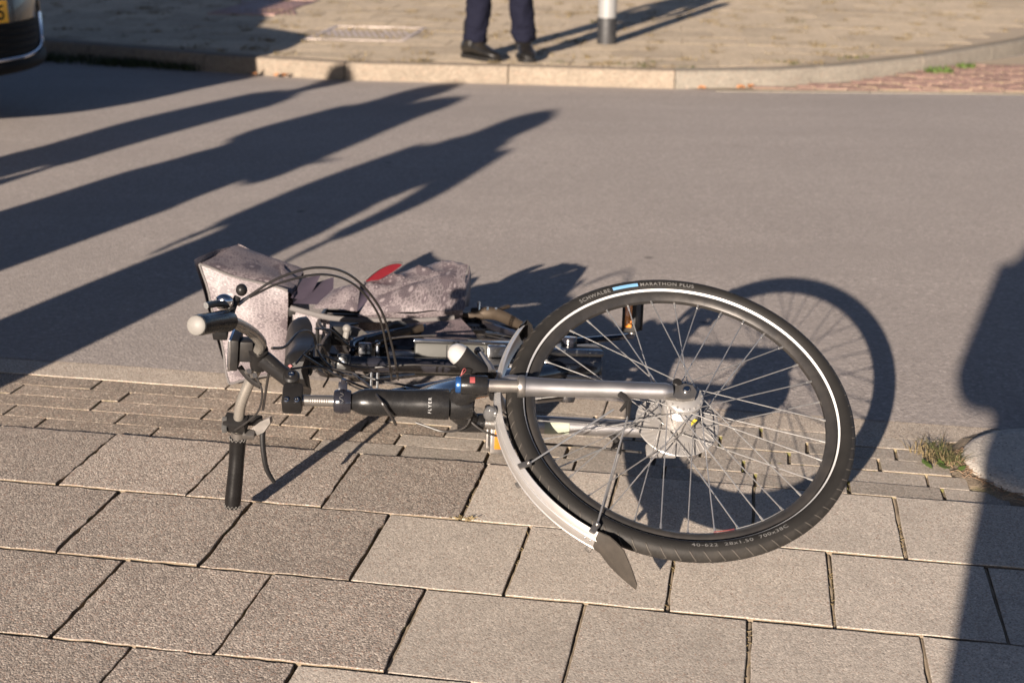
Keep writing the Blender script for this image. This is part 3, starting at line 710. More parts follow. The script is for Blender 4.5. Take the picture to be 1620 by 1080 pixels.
m = MB(); m.prism([(-.012, -.003), (.012, -.003), (.012, .003), (-.012, .003)], FWp(0.0372, math.radians(-122), 0.002), nrm(-ba * .5 + br), nrm(ba + br * .5), nrm(HUB - FWp(.04, math.radians(-122), 0)), -0.0015, 0.0); m.build('hub_label', 'yellow_label', fw_)

# fork
m = MB()
m.lathe([(0.0305, 0.028), (0.0315, 0.012), (0.0315, -0.002), (0.024, -0.016), (0.0, -0.018)], F(0, 0), ba, bf, 32)
for sg in (1, -1):
    m.tube(spline([F(0.008, 0, 0.010 * sg), F(0.006, 0.0, 0.026 * sg), F(-0.006, 0.001, 0.044 * sg), F(-0.020, 0.002, 0.060 * sg)], 5), [0.0285 - 0.0009 * k / 1.6 for k in range(16)], 16, flat=0.82, flatdir=bf)
    m.lathe([(0.0, 0.012), (0.0175, 0.011), (0.0195, 0.006), (0.0195, -0.038), (0.0185, -0.041), (0, -0.041)], F(0.0, 0.002, 0.060 * sg), ba, bf, 24)
fork = m.build('fork', 'head_black', bike)
m = MB(); m.lathe([(0.0, 0.022), (0.0145, 0.021), (0.0165, 0.018), (0.0165, 0.011), (0.0, 0.010)], F(0.0, 0.002, 0.060), ba, bf, 24); m.build('preload_knob', 'knob_blue', fork)
vs = []; 
m = MB(); m.grid([[F(-0.006 - 0.010 * j, 0.002 + 0.0198 * math.cos(t), 0.060 + 0.0198 * math.sin(t)) for j in (0, 1)] for t in np.linspace(1.35, 2.05, 7)]); m.build('fork_label', 'red_label', fork)
for sg in (1, -1):
    r0 = 0.060 * sg
    m = MB(); m.tube([F(-0.035, 0.002, r0), F(-0.115, 0.002, r0)], 0.0127, 20, False); m.build('stanchion', 'silver_dirty', fork)
    m = MB(); m.lathe([(0.013, 0.006), (0.0215, 0.004), (0.0225, 0.0), (0.0225, -0.006), (0.0215, -0.009), (0.013, -0.009)], F(-0.105, 0.002, r0), ba, bf, 24); m.build('seal_ring', 'silver_dirty', fork)
    path = [F(-0.108, 0.002, r0), F(-0.135, 0.002, r0), F(-0.19, 0.001, r0), F(-0.28, 0.0, r0 * 1.02), F(-0.37, -0.002, r0 * 1.05), F(-0.405, -0.003, r0 * 1.08)]
    m = MB(); m.tube(spline(path, 4), np.interp(np.linspace(0, 1, 21), [0, .08, .3, .7, .92, 1], [0.0215, 0.0205, 0.0186, 0.0172, 0.0165, 0.012]).tolist(), 22, flat=0.95, flatdir=br); leg = m.build('fork_leg', 'silver_paint', fork)
    # dropout plate with bolt, set on the inner end of the leg
    m = MB(); pts = [(0.035, 0.015), (0.0, 0.021), (-0.022, 0.016), (-0.028, 0.0), (-0.022, -0.016), (0.0, -0.020), (0.035, -0.016)]
    m.prism(pts, F(-0.425, -0.003, r0 * 1.02), ba, bf, br * sg, -0.004, 0.004); m.build('dropout', 'silver_dirty', fork)
    m = MB(); m.lathe([(0, 0.010), (0.006, 0.0095), (0.0078, 0.007), (0.0078, 0.003), (0, 0.003)], F(-0.4321, 0.0, r0 * 1.02), br * sg, ba, 12); m.build('axle_nut', 'chrome', fork)
    m = MB(); m.lathe([(0.0, 0.0005), (0.008, 0.0), (0.0095, -0.002), (0.0075, -0.004)], F(-0.414, 0.012 if sg > 0 else -.01, r0 * 1.08 + sg * 0.0125), br * sg, ba, 14); m.build('bolt_hole', 'black_satin', fork)
# bridge between the sliders (behind the crown)
m = MB(); m.tube(spline([F(-0.125, 0.010, 0.058), F(-0.085, 0.030, 0.045), F(-0.062, 0.036, 0.0), F(-0.085, 0.030, -0.045), F(-0.125, 0.010, -0.058)], 6), 0.010, 12, flat=1.2, flatdir=ba); m.build('fork_bridge', 'silver_paint', fork)
# sticker on the lower leg
m = MB(); m.grid([[F(-0.163 - 0.05 * j, -0.0187 * math.cos(t), -0.0603 + 0.0190 * math.sin(t)) for j in (0, .5, 1)] for t in np.linspace(-0.2, 1.25, 9)]); m.build('sticker', 'sticker_pale', fork)
# small clear reflector under the crown
m = MB(); m.ball(F(-0.050, -0.030, 0.012), (0.015, 0.012, 0.020), FAX); m.build('front_reflector', 'lens_clear', fork)
m = MB(); m.tube([F(-0.045, -0.01, 0.010), F(-0.048, -0.028, 0.012)], 0.006, 8); m.build('reflector_bracket', 'black_plastic', fork)

# front mudguard
def guard(Wf, t0, t1, mat, parent, R=0.371, hw=0.0265, name='mudguard', dip=0.011, th=0.0013):
    sec = []; K_ = 9
    for k in range(K_): q = -1 + 2 * k / (K_ - 1); sec.append((R - dip * abs(q) ** 2.2, hw * q))
    m = MB(); N = 48; outer = []
    for i in range(N + 1):
        t = math.radians(t0 + (t1 - t0) * i / N)
        ring = [Wf(r_, t, h_) for r_, h_ in sec] + [Wf(r_ - th, t, h_ * .97) for r_, h_ in sec[::-1]]
        outer.append(ring)
    m.grid(outer, closed=True); n = 2 * K_
    m.f.append(tuple(range(n))[::-1]); m.f.append(tuple(len(m.v) - n + k for k in range(n)))
    return m.build(name, mat, parent)
fg = guard(FWp, 31.5, -61.0, 'mudguard_silver', bike, R=0.3745, hw=0.027, name='front_mudguard')
for sg in (1, -1):                                                                # raised bead lines along the guard
    m = MB(); m.tube([FWp(0.3728, math.radians(31 - 91 * i / 40), 0.0135 * sg) for i in range(41)], 0.0014, 6); m.build('guard_bead', 'mudguard_silver', fg)
m = MB(); m.grid([[FWp(0.3775 - 0.012 * abs(q) ** 2.2, math.radians(31.5 + 1.6 * i), 0.0285 * q) for q in np.linspace(-1, 1, 9)] for i in (0, .5, 1, 1.5)] + [[FWp(0.352, math.radians(34), 0.02 * q) for q in np.linspace(-1, 1, 9)]]); m.build('end_cap', 'black_plastic', fg)
# flap: flared rubber tongue
def flap():
    rows = []; ks = 9
    for i, (t, R, hw, cup, sk) in enumerate(((-58.5, 0.3765, 0.0285, 0.012, 0), (-60.5, 0.3775, 0.031, 0.012, 0), (-62.0, 0.379, 0.037, 0.010, 0), (-64.5, 0.384, 0.041, 0.007, 0), (-67.5, 0.391, 0.040, 0.004, -.001), (-70.5, 0.401, 0.026, 0.002, -.012), (-73.2, 0.411, 0.007, 0.0, -.026))):
        row = []
        for k in range(ks): q = -1 + 2 * k / (ks - 1); row.append(FWp(R - cup * abs(q) ** 2.0, math.radians(t), hw * q + sk))
        rows.append(row)
    thick = [[A(p) - nrm(A(p) - HUB) * 0.0028 for p in row] for row in rows]
    m = MB(); m.grid([r_ + t_[::-1] for r_, t_ in zip(rows, thick)], closed=True); n = 2 * ks
    m.f.append(tuple(range(n))[::-1]); m.f.append(tuple(len(m.v) - n + k for k in range(n)))
    m.build('mud_flap', 'flap_rubber', fg)
flap()
for dt in (-55.5, -57.2):
    m = MB(); m.ball(FWp(0.3735, math.radians(dt), 0.006), 0.0026, seg=8, rings=6); m.build('rivet', 'chrome', fg)
for sg in (1, -1):
    clip = F(-0.315, -0.035, 0.068 * sg)
    m = MB(); m.tube([F(-0.300, -0.014, 0.066 * sg), clip, F(-0.298, -0.052, 0.060 * sg)], [0.007, 0.0065, 0.003], 8); m.tube([clip, F(-0.312, -0.068, 0.057 * sg)], [0.006, 0.003], 8); m.build('stay_clip', 'black_plastic', fg)
    for (t, e) in ((-27.2, F(-0.285, -0.050, 0.062 * sg)), (-57.0, F(-0.313, -0.060, 0.060 * sg))):
        end = FWp(0.352, math.radians(t), 0.0285 * sg)
        m = MB(); m.tube([e, end], 0.0019, 7); m.build('mudguard_stay', 'spoke_steel', fg)
        rad = nrm(end - HUB); tg = np.cross(br, rad)
        m = MB(); m.box(end + rad * 0.009 + br * sg * 0.001, (rad, tg, br), (0.013, 0.0062, 0.0028), 0.002); m.ball(end + br * 0.003 * sg, 0.0046, seg=10, rings=7); m.build('stay_bracket', 'silver_dirty', fg)

# headlight on the crown
hl = F(-0.004, 0.088, 0.030)
ld = nrm(ba * 0.70 + bf * 0.28 + br * 0.42)
m = MB(); m.lathe([(0.0, -0.052), (0.011, -0.050), (0.0155, -0.040), (0.019, -0.012), (0.0225, 0.010), (0.0235, 0.018), (0.021, 0.020)], hl, ld, br, 24); lamp = m.build('headlight', 'black_plastic', bike)
m = MB(); m.lathe([(0.0222, 0.017), (0.0215, 0.026), (0.017, 0.037), (0.009, 0.043), (0.0, 0.045)], hl, ld, br, 24); m.build('lamp_lens', 'lens_white', lamp)
m = MB(); m.tube([F(-0.055, 0.070, 0.010), F(-0.050, 0.085, 0.008), F(-0.030, 0.118, 0.010)], 0.0105, 10, flat=1.5, flatdir=br); m.build('lamp_bracket', 'silver_paint', lamp)
m = MB(); m.tube([F(-0.055, 0.020, 0.0), F(-0.058, 0.05, 0.004), F(-0.050, 0.080, 0.010)], 0.006, 8, flat=2.0, flatdir=br); m.build('bracket_arm', 'black_plastic', lamp)
m = MB(); m.ball(F(-0.030, 0.135, 0.006), (0.011, 0.008, 0.011), FAX); m.build('reflector_dome', 'lens_clear', lamp)

# stem, height adjuster, steerer
m = MB(); m.tube([F(0.20, 0), F(0.335, 0)], 0.0112, 18); stem = m.build('stem', 'brown_metal', bike)
stem.data.materials.clear(); stem.data.materials.append(M['silver_dirty'])
for k in range(9):
    m = MB(); t = 2.1; c = F(0.268 + 0.0045 * k, 0, 0); m.tube([c + 0.0113 * (math.cos(q) * -bf + math.sin(q) * br) for q in np.linspace(0.55, 1.2, 5)], 0.0005, 4); m.build('scale_mark', 'black_satin', stem)
m = MB(); m.lathe([(0.012, -0.020), (0.0215, -0.018), (0.0235, -0.012), (0.0235, 0.010), (0.021, 0.015), (0.012, 0.017)], F(0.241, 0), ba, bf, 28); m.lathe([(0.0245, -0.0030), (0.0245, 0.0030)], F(0.241, 0), ba, bf, 28, close=False); m.build('height_clamp', 'black_gloss', stem)
m = MB(); m.box(F(0.240, 0.020, 0.014), (nrm(bf * .8 + br * .6), ba, nrm(br * .8 - bf * .6)), (0.014, 0.009, 0.006), 0.003); m.tube([F(0.240, 0.026, 0.020), F(0.238, 0.032, 0.030)], 0.005, 8); m.build('quick_release', 'black_gloss', stem)
m = MB()
cam_d = nrm(A([0, 0, CAM_H]) - F(0.24, 0)); e_c = nrm(cam_d - ba * (cam_d @ ba)); e_u = np.cross(e_c, ba); e_u = e_u if e_u[2] > 0 else -e_u
m.tube(spline([F(0.241 + 0.004 * math.sin(5 * s), 0) + 0.0249 * (math.cos(q) * e_c + math.sin(q) * e_u) for s, q in zip(range(9), np.linspace(-0.1, 0.75, 9))], 3), 0.00035, 4); m.build('signature', 'letter_grey', stem)
m = MB(); m.box(F(0.337, 0.004, 0.0), FAX, (0.020, 0.026, 0.019), 0.008); m.build('stem_base', 'black_satin', stem)
for q in (-1, 1):
    m = MB(); m.lathe([(0.0035, 0.0), (0.0055, 0.0), (0.0055, 0.0035), (0.0035, 0.004), (0.002, 0.001), (0, 0.001)], F(0.337 + 0.010 * q, -0.0135, 0.0175), nrm(br - bf * .3), ba, 12); m.build('bolt', 'chrome', stem)
m = MB(); m.lathe([(0.0, -0.023), (0.013, -0.022), (0.0165, -0.018), (0.0165, 0.018), (0.013, 0.022), (0.0, 0.023)], F(0.342, 0.046, 0), br, ba, 24); m.build('stem_hinge', 'black_satin', stem)
m = MB(); m.lathe([(0.0045, 0.0), (0.0065, 0.0), (0.006, 0.003), (0.0035, 0.003), (0.003, 0.001), (0, .001)], F(0.342, 0.046, 0.0225), br, ba, 12); m.build('hinge_bolt', 'chrome', stem)
m = MB(); m.tube(spline([F(0.345, 0.050), F(0.372, 0.074), F(0.395, 0.096), F(0.411, 0.108)], 4), np.interp(np.linspace(0, 1, 13), [0, .3, .8, 1], [0.0165, 0.0165, 0.0185, 0.0175]).tolist(), 18); m.build('stem_arm', 'black_satin', stem)
m = MB(); m.tube([F(0.4115, 0.106, -0.024), F(0.4115, 0.106, 0.024)], [0.0195, 0.0195], 20); m.build('bar_clamp', 'black_satin', stem)

# handlebar
bar_pts = [(0.470, -0.052, -0.300), (0.463, 0.000, -0.235), (0.459, 0.040, -0.180), (0.452, 0.066, -0.110), (0.430, 0.092, -0.055), (0.412, 0.106, -0.018), (0.411, 0.106, 0.018), (0.404, 0.098, 0.055), (0.418, 0.078, 0.110), (0.446, 0.032, 0.190), (0.466, -0.020, 0.245), (0.486, -0.072, 0.295)]
bar = spline([F(*p) for p in bar_pts], 6)
m = MB(); m.tube(bar, 0.0112, 16); hb = m.build('handlebar', 'alu_bar', bike)
def sub(path, i0, i1): return path[i0:i1]
lo = bar[0:13]; hi = bar[-14:]
m = MB(); m.tube(lo, np.interp(np.linspace(0, 1, 13), [0, .05, .3, .6, .85, 1], [0.0155, 0.0172, 0.0168, 0.0158, 0.0168, 0.0172]).tolist(), 20); gr = m.build('grip', 'leather', hb)
def stitch(p, q, n=13):
    c, d = A(p), nrm(A(q) - A(p)); x = nrm(np.cross(d, [0, 0, 1])); y = np.cross(d, x); m = MB()
    for k in range(n):
        t0, t1 = 2 * math.pi * k / n, 2 * math.pi * (k + .5) / n; t2 = 2 * math.pi * (k + 1) / n
        f_ = lambda t, s: c + 0.0174 * (math.cos(t) * x + math.sin(t) * y) + d * s
        m.tube([f_(t0, 0.0), f_(t1, 0.006), f_(t2, 0.0)], 0.0006, 4)
    return m
stitch(lo[0], lo[3]).build('stitching', 'cap_white', gr); stitch(lo[-1], lo[-4]).build('stitching', 'cap_white', gr)
m = MB(); m.tube([lo[0] + (lo[0] - lo[1]) * .15, lo[0] + (lo[0] - lo[1]) * -.1], [0.013, 0.016], 16); m.build('end_cap', 'black_satin', gr)
m = MB(); m.tube(hi[2:], np.interp(np.linspace(0, 1, 12), [0, .15, .5, .95, 1], [0.0205, 0.0205, 0.0190, 0.0192, 0.0180]).tolist(), 20); gr2 = m.build('grip', 'leather', hb)
d_ = nrm(hi[-1] - hi[-2]); m = MB(); m.lathe([(0.0175, -0.002), (0.0172, 0.003), (0.014, 0.0055), (0.0, 0.0065)], hi[-1], d_, br, 24); m.build('end_cap', 'cap_white', gr2)
stitch(hi[-1] - d_ * .002, hi[-3]).build('stitching', 'cap_white', gr2)
# lower brake lever, clamp and shifter
m = MB(); m.lathe([(0.0115, -0.007), (0.0165, -0.007), (0.0165, 0.007), (0.0115, 0.007)], F(0.457, 0.044, -0.172), nrm(F(*bar_pts[3]) - F(*bar_pts[2])), ba, 20, close=True); m.box(F(0.436, 0.038, -0.166), FAX, (0.012, 0.009, 0.007), 0.002); lv = m.build('brake_lever', 'silver_dirty', hb)
m = MB(); m.prism([(0.0, 0.0), (0.022, -0.008), (0.042, -0.006), (0.058, 0.010), (0.056, 0.022), (0.034, 0.020), (0.014, 0.012)], F(0.440, 0.047, -0.178), nrm(-ba * .8 + br * .45), nrm(bf * .55 + br * .85), nrm(np.cross(nrm(-ba * .8 + br * .45), nrm(bf * .55 + br * .85))), -0.007, 0.007); m.build('lever_body', 'silver_dirty', lv)
m = MB(); m.tube(spline([F(0.408, 0.062, -0.165), F(0.409, 0.040, -0.183), F(0.405, 0.014, -0.210), F(0.398, -0.004, -0.234), F(0.383, -0.020, -0.254)], 4), np.interp(np.linspace(0, 1, 17), [0, .2, .8, 1], [0.006, 0.0062, 0.0052, 0.004]).tolist(), 10, flat=1.35, flatdir=bf); m.build('lever_blade', 'black_satin', lv)
m = MB(); m.box(F(0.462, 0.052, -0.148), (nrm(ba + bf * .2), nrm(bf - ba * .2), br), (0.024, 0.016, 0.014), 0.005); sh = m.build('shifter', 'black_plastic', hb)
m = MB(); m.box(F(0.484, 0.042, -0.150), FAX, (0.006, 0.009, 0.009), 0.004); m.box(F(0.484, 0.052, -0.142), FAX, (0.005, 0.005, 0.010), 0.002); m.build('shift_button', 'lock_grey', sh)
m = MB(); m.box(F(0.425, 0.062, -0.150), FAX, (0.016, 0.006, 0.012), 0.003); m.build('shift_arm', 'black_plastic', sh)
# upper brake lever seen end-on, bell beneath
m = MB(); m.tube(spline([F(0.448, 0.044, 0.190), F(0.444, 0.066, 0.196), F(0.437, 0.082, 0.204)], 4), 0.0068, 10); m.ball(F(0.4305, 0.094, 0.2105), (0.011, 0.012, 0.012), FAX); lv2 = m.build('brake_lever', 'black_satin', hb)
m = MB(); m.tube([F(0.436, 0.074, 0.192), F(0.428, 0.086, 0.190), F(0.417, 0.098, 0.190)], [0.0045, 0.004, 0.003], 8); m.build('lever_ferrule', 'silver_dirty', lv2)
m = MB(); m.tube(spline([F(0.452, 0.060, 0.206), F(0.468, 0.034, 0.236), F(0.480, -0.004, 0.272)], 4), 0.0046, 8, flat=1.4, flatdir=bf); m.build('lever_blade', 'black_satin', lv2)
m = MB(); m.box(F(0.464, 0.020, 0.176), FAX, (0.014, 0.016, 0.010), 0.005); m.build('shifter', 'black_plastic', hb)
m = MB(); m.ball(F(0.460, 0.066, 0.205), (0.018, 0.014, 0.018), FAX, 18, 12); m.build('bell', 'chrome', hb)
# display
dX = nrm(F(0.469, 0.109, -0.03) - F(0.465, 0.142, 0.03))
m = MB(); m.box(F(0.459, 0.126, 0.0), (dX, np.cross(ba, dX), ba), (0.033, 0.040, 0.009), 0.005); dp = m.build('display', 'black_plastic', hb)
m = MB(); m.box(F(0.4675, 0.126, 0.0), (dX, np.cross(ba, dX), ba), (0.0335, 0.0405, 0.0028), 0.002); m.build('bezel', 'chrome', dp)
m = MB(); m.box(F(0.4708, 0.126, 0.0), (dX, np.cross(ba, dX), ba), (0.027, 0.034, 0.0012), 0.0008); m.build('screen', 'car_glass', dp)
m = MB(); m.box(F(0.436, 0.116, 0.012), (dX, np.cross(ba, dX), ba), (0.022, 0.018, 0.014), 0.005); m.build('display_mount', 'black_plastic', dp)
m = MB(); m.tube(spline([F(0.452, 0.104, -0.028), F(0.440, 0.094, -0.040), F(0.424, 0.080, -0.046), F(0.408, 0.070, -0.046)], 4), 0.007, 8, flat=0.6, flatdir=bf); m.build('display_bracket', 'black_plastic', dp)
for q in (0, 1):
    m = MB(); m.tube([F(0.436 - .012 * q, 0.092 - 0.01 * q, -0.030), F(0.430 - .012 * q, 0.086 - .01 * q, -0.020)], 0.0055, 8); m.build('mount_screw', 'silver_dirty', dp)

# frame: head tube, down tube, seat tube, stays
m = MB()
hp = [(0.0, 0.222), (0.0165, 0.2215), (0.019, 0.216), (0.0235, 0.207), (0.0262, 0.196), (0.0272, 0.178), (0.0262, 0.150), (0.0268, 0.115), (0.0285, 0.085), (0.0305, 0.062), (0.0308, 0.036), (0.0300, 0.031), (0.0, 0.031)]
m.lathe(hp, F(0, 0), ba, bf, 40); frame = m.build('frame', 'head_black', bike)
m = MB(); m.tube(spline([G(0.085, 0.006), G(0.055, 0.09), G(-0.02, 0.22), G(-0.12, 0.36), G(-0.215, 0.465), G(-0.25, 0.52)], 5), np.interp(np.linspace(0, 1, 26), [0, .3, 1], [0.029, 0.027, 0.028]).tolist(), 18); m.build('down_tube', 'black_gloss', frame)
m = MB(); m.tube([G(0.275, 0.545), G(-0.25, 0.555)], 0.0185, 20); m.build('seat_tube', 'black_gloss', frame)
m = MB(); m.tube(spline([G(0.168, 0.012), G(0.17, 0.06), G(0.10, 0.16), G(0.0, 0.30)], 5), 0.012, 12); m.build('upper_tube', 'black_gloss', frame)
for sg in (1, -1):
    m = MB(); m.tube(spline([G(-0.24, 0.58, 0.03 * sg), G(-0.20, 0.72, 0.045 * sg), G(-0.065, 0.995, 0.062 * sg)], 5), 0.010, 10); m.build('chain_stay', 'black_gloss', frame)
    m = MB(); m.tube(spline([G(0.245, 0.56, 0.022 * sg), G(0.22, 0.64, 0.05 * sg), G(-0.055, 0.995, 0.066 * sg)], 5), 0.008, 10); m.build('seat_stay', 'black_gloss', frame)
    m = MB(); m.box(G(-0.06, 1.0, 0.066 * sg), GAX, (0.024, 0.024, 0.004), 0.003); m.build('dropout', 'black_satin', frame)
# lettering on the head tube
vs, fs, w = text_mesh('FLYER', 0.0088, bold=0.0001, spacing=1.5)
cam_d = nrm(A([0, 0, CAM_H]) - F(0.07, 0)); e_c = nrm(cam_d - ba * (cam_d @ ba)); e_u = np.cross(e_c, ba); e_u = e_u if e_u[2] > 0 else -e_u
m = MB(); m.add([F(0.066 + y, 0) + (np.interp(0.066 + y, [.062, .085], [.0305, .0285]) + 0.0009) * (math.cos((x - w * .62) / 0.0305) * e_c + math.sin((x - w * .62) / 0.0305) * e_u) for x, y, z in vs], fs); m.build('brand_lettering', 'letter_white', frame, smooth=0)
m = MB(); m.lathe([(0.0185, -0.016), (0.0222, -0.014), (0.0222, 0.012), (0.0205, 0.016), (0.0155, 0.016)], G(0.262, 0.546), ba, bg_, 24); m.box(G(0.264, 0.524, 0.006), GAX, (0.010, 0.008, 0.012), 0.003); sc_ = m.build('seat_clamp', 'lock_grey', bike)
m = MB(); m.lathe([(0, 0.003), (0.004, 0.003), (0.0045, 0)], G(0.264, 0.516, 0.006), -bg_, ba, 10); m.build('clamp_bolt', 'chrome', sc_)
m = MB(); m.tube([G(0.27, 0.546), G(0.352, 0.548)], 0.0138, 16); m.build('seat_post', 'black_satin', bike)
# saddle: top faces a, nose towards -g
def saddle():
    rows = []; N = 18; Mx = 15
    for i in range(N + 1):
        s = i / N                                                # 0 nose .. 1 tail
        g_ = 0.405 + 0.265 * s
        hw = np.interp(s, [0, .06, .2, .45, .65, .82, .95, 1], [0.020, 0.040, 0.050, 0.062, 0.086, 0.100, 0.092, 0.06])
        top = 0.398 + np.interp(s, [0, .1, .35, .6, .85, 1], [-0.022, -0.006, -0.008, -0.004, 0.010, 0.004])
        dep = np.interp(s, [0, .1, .4, .7, 1], [0.030, 0.056, 0.056, 0.054, 0.040])
        ring = []
        for k in range(Mx):
            q = -1 + 2 * k / (Mx - 1)
            ring.append(G(top - dep * abs(q) ** 3.2, g_ + 0.004 * abs(q), hw * (math.sin(q * math.pi / 2 * .96))))
        ring += [G(top - dep * 0.96, g_, hw * .84), G(top - dep * .8, g_, 0.0), G(top - dep * .96, g_, -hw * .84)]
        rows.append(ring)
    m = MB(); m.grid(rows, closed=True); n = Mx + 3; m.f.append(tuple(range(n))); m.f.append(tuple(len(m.v) - n + k for k in range(n))[::-1])
    sd_ = m.build('saddle', 'black_satin', bike, smooth=60)
    for sg in (1, -1):
        m = MB(); m.tube(spline([G(0.372, 0.425, 0.012 * sg), G(0.345, 0.48, 0.022 * sg), G(0.345, 0.57, 0.024 * sg), G(0.375, 0.64, 0.045 * sg)], 5), 0.0036, 8); m.build('rail', 'chrome', sd_)
    m = MB(); m.box(G(0.350, 0.546, 0), GAX, (0.014, 0.022, 0.03), 0.005); m.build('rail_clamp', 'black_satin', sd_)
    m = MB(); m.prism([(-.004, 0), (0, -.005), (.004, 0), (0, .005)], G(0.376, 0.404, 0.010), bl, ba, -bg_, 0.002, 0.004); m.build('emblem', 'red_label', sd_)
saddle()
# battery behind the seat tube
m = MB(); m.box(G(-0.020, 0.612, 0.010), GAX, (0.118, 0.034, 0.040), 0.010); bt = m.build('battery', 'battery_grey', bike)
m = MB(); m.box(G(-0.020, 0.618, 0.0530), GAX, (0.121, 0.040, 0.0035), 0.002); m.build('battery_lid', 'battery_top', bt)
for q in (-0.02, 0.022):
    m = MB(); m.box(G(q, 0.5775, 0.012), GAX, (0.0008, 0.001, 0.034)); m.build('seam', 'black_satin', bt)
for q in range(5):
    m = MB(); m.box(G(-0.012 + .006 * q, 0.5772, 0.026), GAX, (0.0018, 0.001, 0.004)); m.build('charge_light', 'lock_grey', bt)
m = MB(); m.box(G(0.128, 0.600, 0.010), GAX, (0.034, 0.020, 0.018), 0.008); m.build('battery_handle', 'motor_silver', bt)
m = MB(); m.box(G(-0.095, 0.535, 0.030), GAX, (0.024, 0.026, 0.026), 0.007); m.build('connector_box', 'battery_top', bt)
m = MB(); m.box(G(-0.120, 0.538, 0.026), GAX, (0.010, 0.026, 0.030), 0.006); m.build('connector_cover', 'black_plastic', bt)
m = MB(); m.tube([G(0.187, 0.60, 0.0), G(0.187, 0.60, 0.040)], 0.006, 10); m.ball(G(0.187, 0.60, 0.042), 0.008, seg=10, rings=7); m.build('lock_pin', 'chrome', bt)
# motor at the bottom bracket
m = MB(); m.box(G(-0.272, 0.545, 0.006), GAX, (0.070, 0.060, 0.036), 0.014); mo = m.build('motor', 'black_gloss', bike)
m = MB(); m.box(G(-0.272, 0.545, 0.0475), GAX, (0.071, 0.061, 0.009), 0.008); m.build('motor_cover', 'motor_silver', mo)
m = MB(); m.box(G(-0.272, 0.482, -0.008), GAX, (0.066, 0.004, 0.006), 0.002); m.build('motor_trim', 'motor_silver', mo)
m = MB(); m.box(G(-0.165, 0.50, 0.0), GAX, (0.045, 0.030, 0.022), 0.008); m.build('motor_mount', 'black_satin', mo)
# cranks and pedals
BB = (-0.268, 0.555)
for sg, da, dg in ((1, -0.158, 0.052), (-1, 0.172, -0.075)):
    l0 = 0.066 * sg
    m = MB(); p0, p1 = G(BB[0], BB[1], l0), G(BB[0] + da, BB[1] + dg, l0 + 0.012 * sg)
    m.lathe([(0, .014), (0.018, 0.012), (0.021, 0.004), (0.019, -0.010), (0, -0.014)], p0, bl * sg, ba, 20)
    m.tube([p0, p0 + (p1 - p0) * .15, p0 + (p1 - p0) * .85, p1], [0.012, 0.0135, 0.0115, 0.0125], 12, flat=0.62, flatdir=bl); cr = m.build('crank', 'black_gloss' if sg > 0 else 'silver_paint', bike)
    pc = G(BB[0] + da, BB[1] + dg, l0 + (0.068 if sg > 0 else 0.078) * sg)
    m = MB(); m.tube([G(BB[0] + da, BB[1] + dg, l0 + .012 * sg), G(BB[0] + da, BB[1] + dg, l0 + .108 * sg)], 0.0075, 12); pd = m.build('pedal', 'silver_dirty', bike)
    px, py = (nrm(ba * .9 + bg_ * .42), nrm(bg_ * .9 - ba * .42)) if sg > 0 else (nrm(ba * .98 - bg_ * .1), nrm(bg_ * .98 + ba * .1))
    m = MB()
    for e in (-1, 1): m.box(pc + py * 0.030 * e, (px, py, bl), (0.0175, 0.005, 0.044), 0.004); m.box(pc + bl * 0.040 * e, (px, py, bl), (0.0125, 0.030, 0.005), 0.003)
    m.build('pedal_cage', 'black_plastic' if sg > 0 else 'silver_dirty', pd)
    for e in (-1, 1):
        m = MB(); m.box(pc + py * 0.0362 * e, (px, py, bl), (0.0085, 0.0022, 0.032), 0.0015); m.build('reflector', 'orange_reflector', pd)
        m = MB(); m.box(pc + px * 0.012 * e, (px, py, bl), (0.0015, 0.026, 0.036), 0.001); m.build('tread_strip', 'rubber', pd)
# chain side: chainring, chain and rear sprocket below
RH = G(-0.060, 1.0, 0.0)
m = MB(); m.lathe([(0.02, -0.046), (0.078, -0.045), (0.082, -0.0465), (0.078, -0.048), (0.02, -0.049)], G(BB[0], BB[1], 0), bl, ba, 40); m.build('chainring', 'silver_dirty', bike)
ch = []
for k in range(25): t = math.pi * k / 24; d = nrm(A(G(-.06, 1.0) - G(*BB))); e = np.cross(bl, d); ch.append(RH - bl * .047 + 0.04 * (math.sin(t) * d + math.cos(t) * e))
for k in range(25): t = math.pi * k / 24; ch.append(G(BB[0], BB[1], -.047) + 0.081 * (-math.sin(t) * d - math.cos(t) * e))
m = MB(); m.tube(ch + [ch[0]], 0.0042, 6, False); m.build('chain', 'brown_metal', bike)
# rear wheel, mudguard, brake disc
rw, RWp = wheel(RH, bl, ba, bg_, 'rear_wheel', bike, spokes=36, detail=False)
rw['label'] = 'rear wheel lying flat behind the battery'
m = MB(); m.lathe([(0.006, 0.066), (0.02, 0.058), (0.03, 0.040), (0.036, 0.032), (0.030, 0.02), (0.034, 0), (0.030, -0.02), (0.036, -0.032), (0.02, -0.045), (0.006, -0.062)], RH, bl, ba, 32); m.build('hub', 'hub_alu', rw)
m = MB(); m.lathe([(0.01, 0.060), (0.045, 0.058), (0.050, 0.052), (0.074, 0.049), (0.076, 0.046), (0.05, 0.043), (0.02, 0.042)], RH, bl, ba, 48); m.build('brake_disc', 'hub_alu', rw)
for k in range(40):
    t = 2 * math.pi * k / 40; m = MB(); m.tube([RWp(0.050, t, 0.0525), RWp(0.075, t, 0.0495)], 0.0018, 4); m.build('brake_fin', 'black_satin', rw)
rg = guard(RWp, -150, 62, 'black_gloss', bike, R=0.374, hw=0.027, name='rear_mudguard')
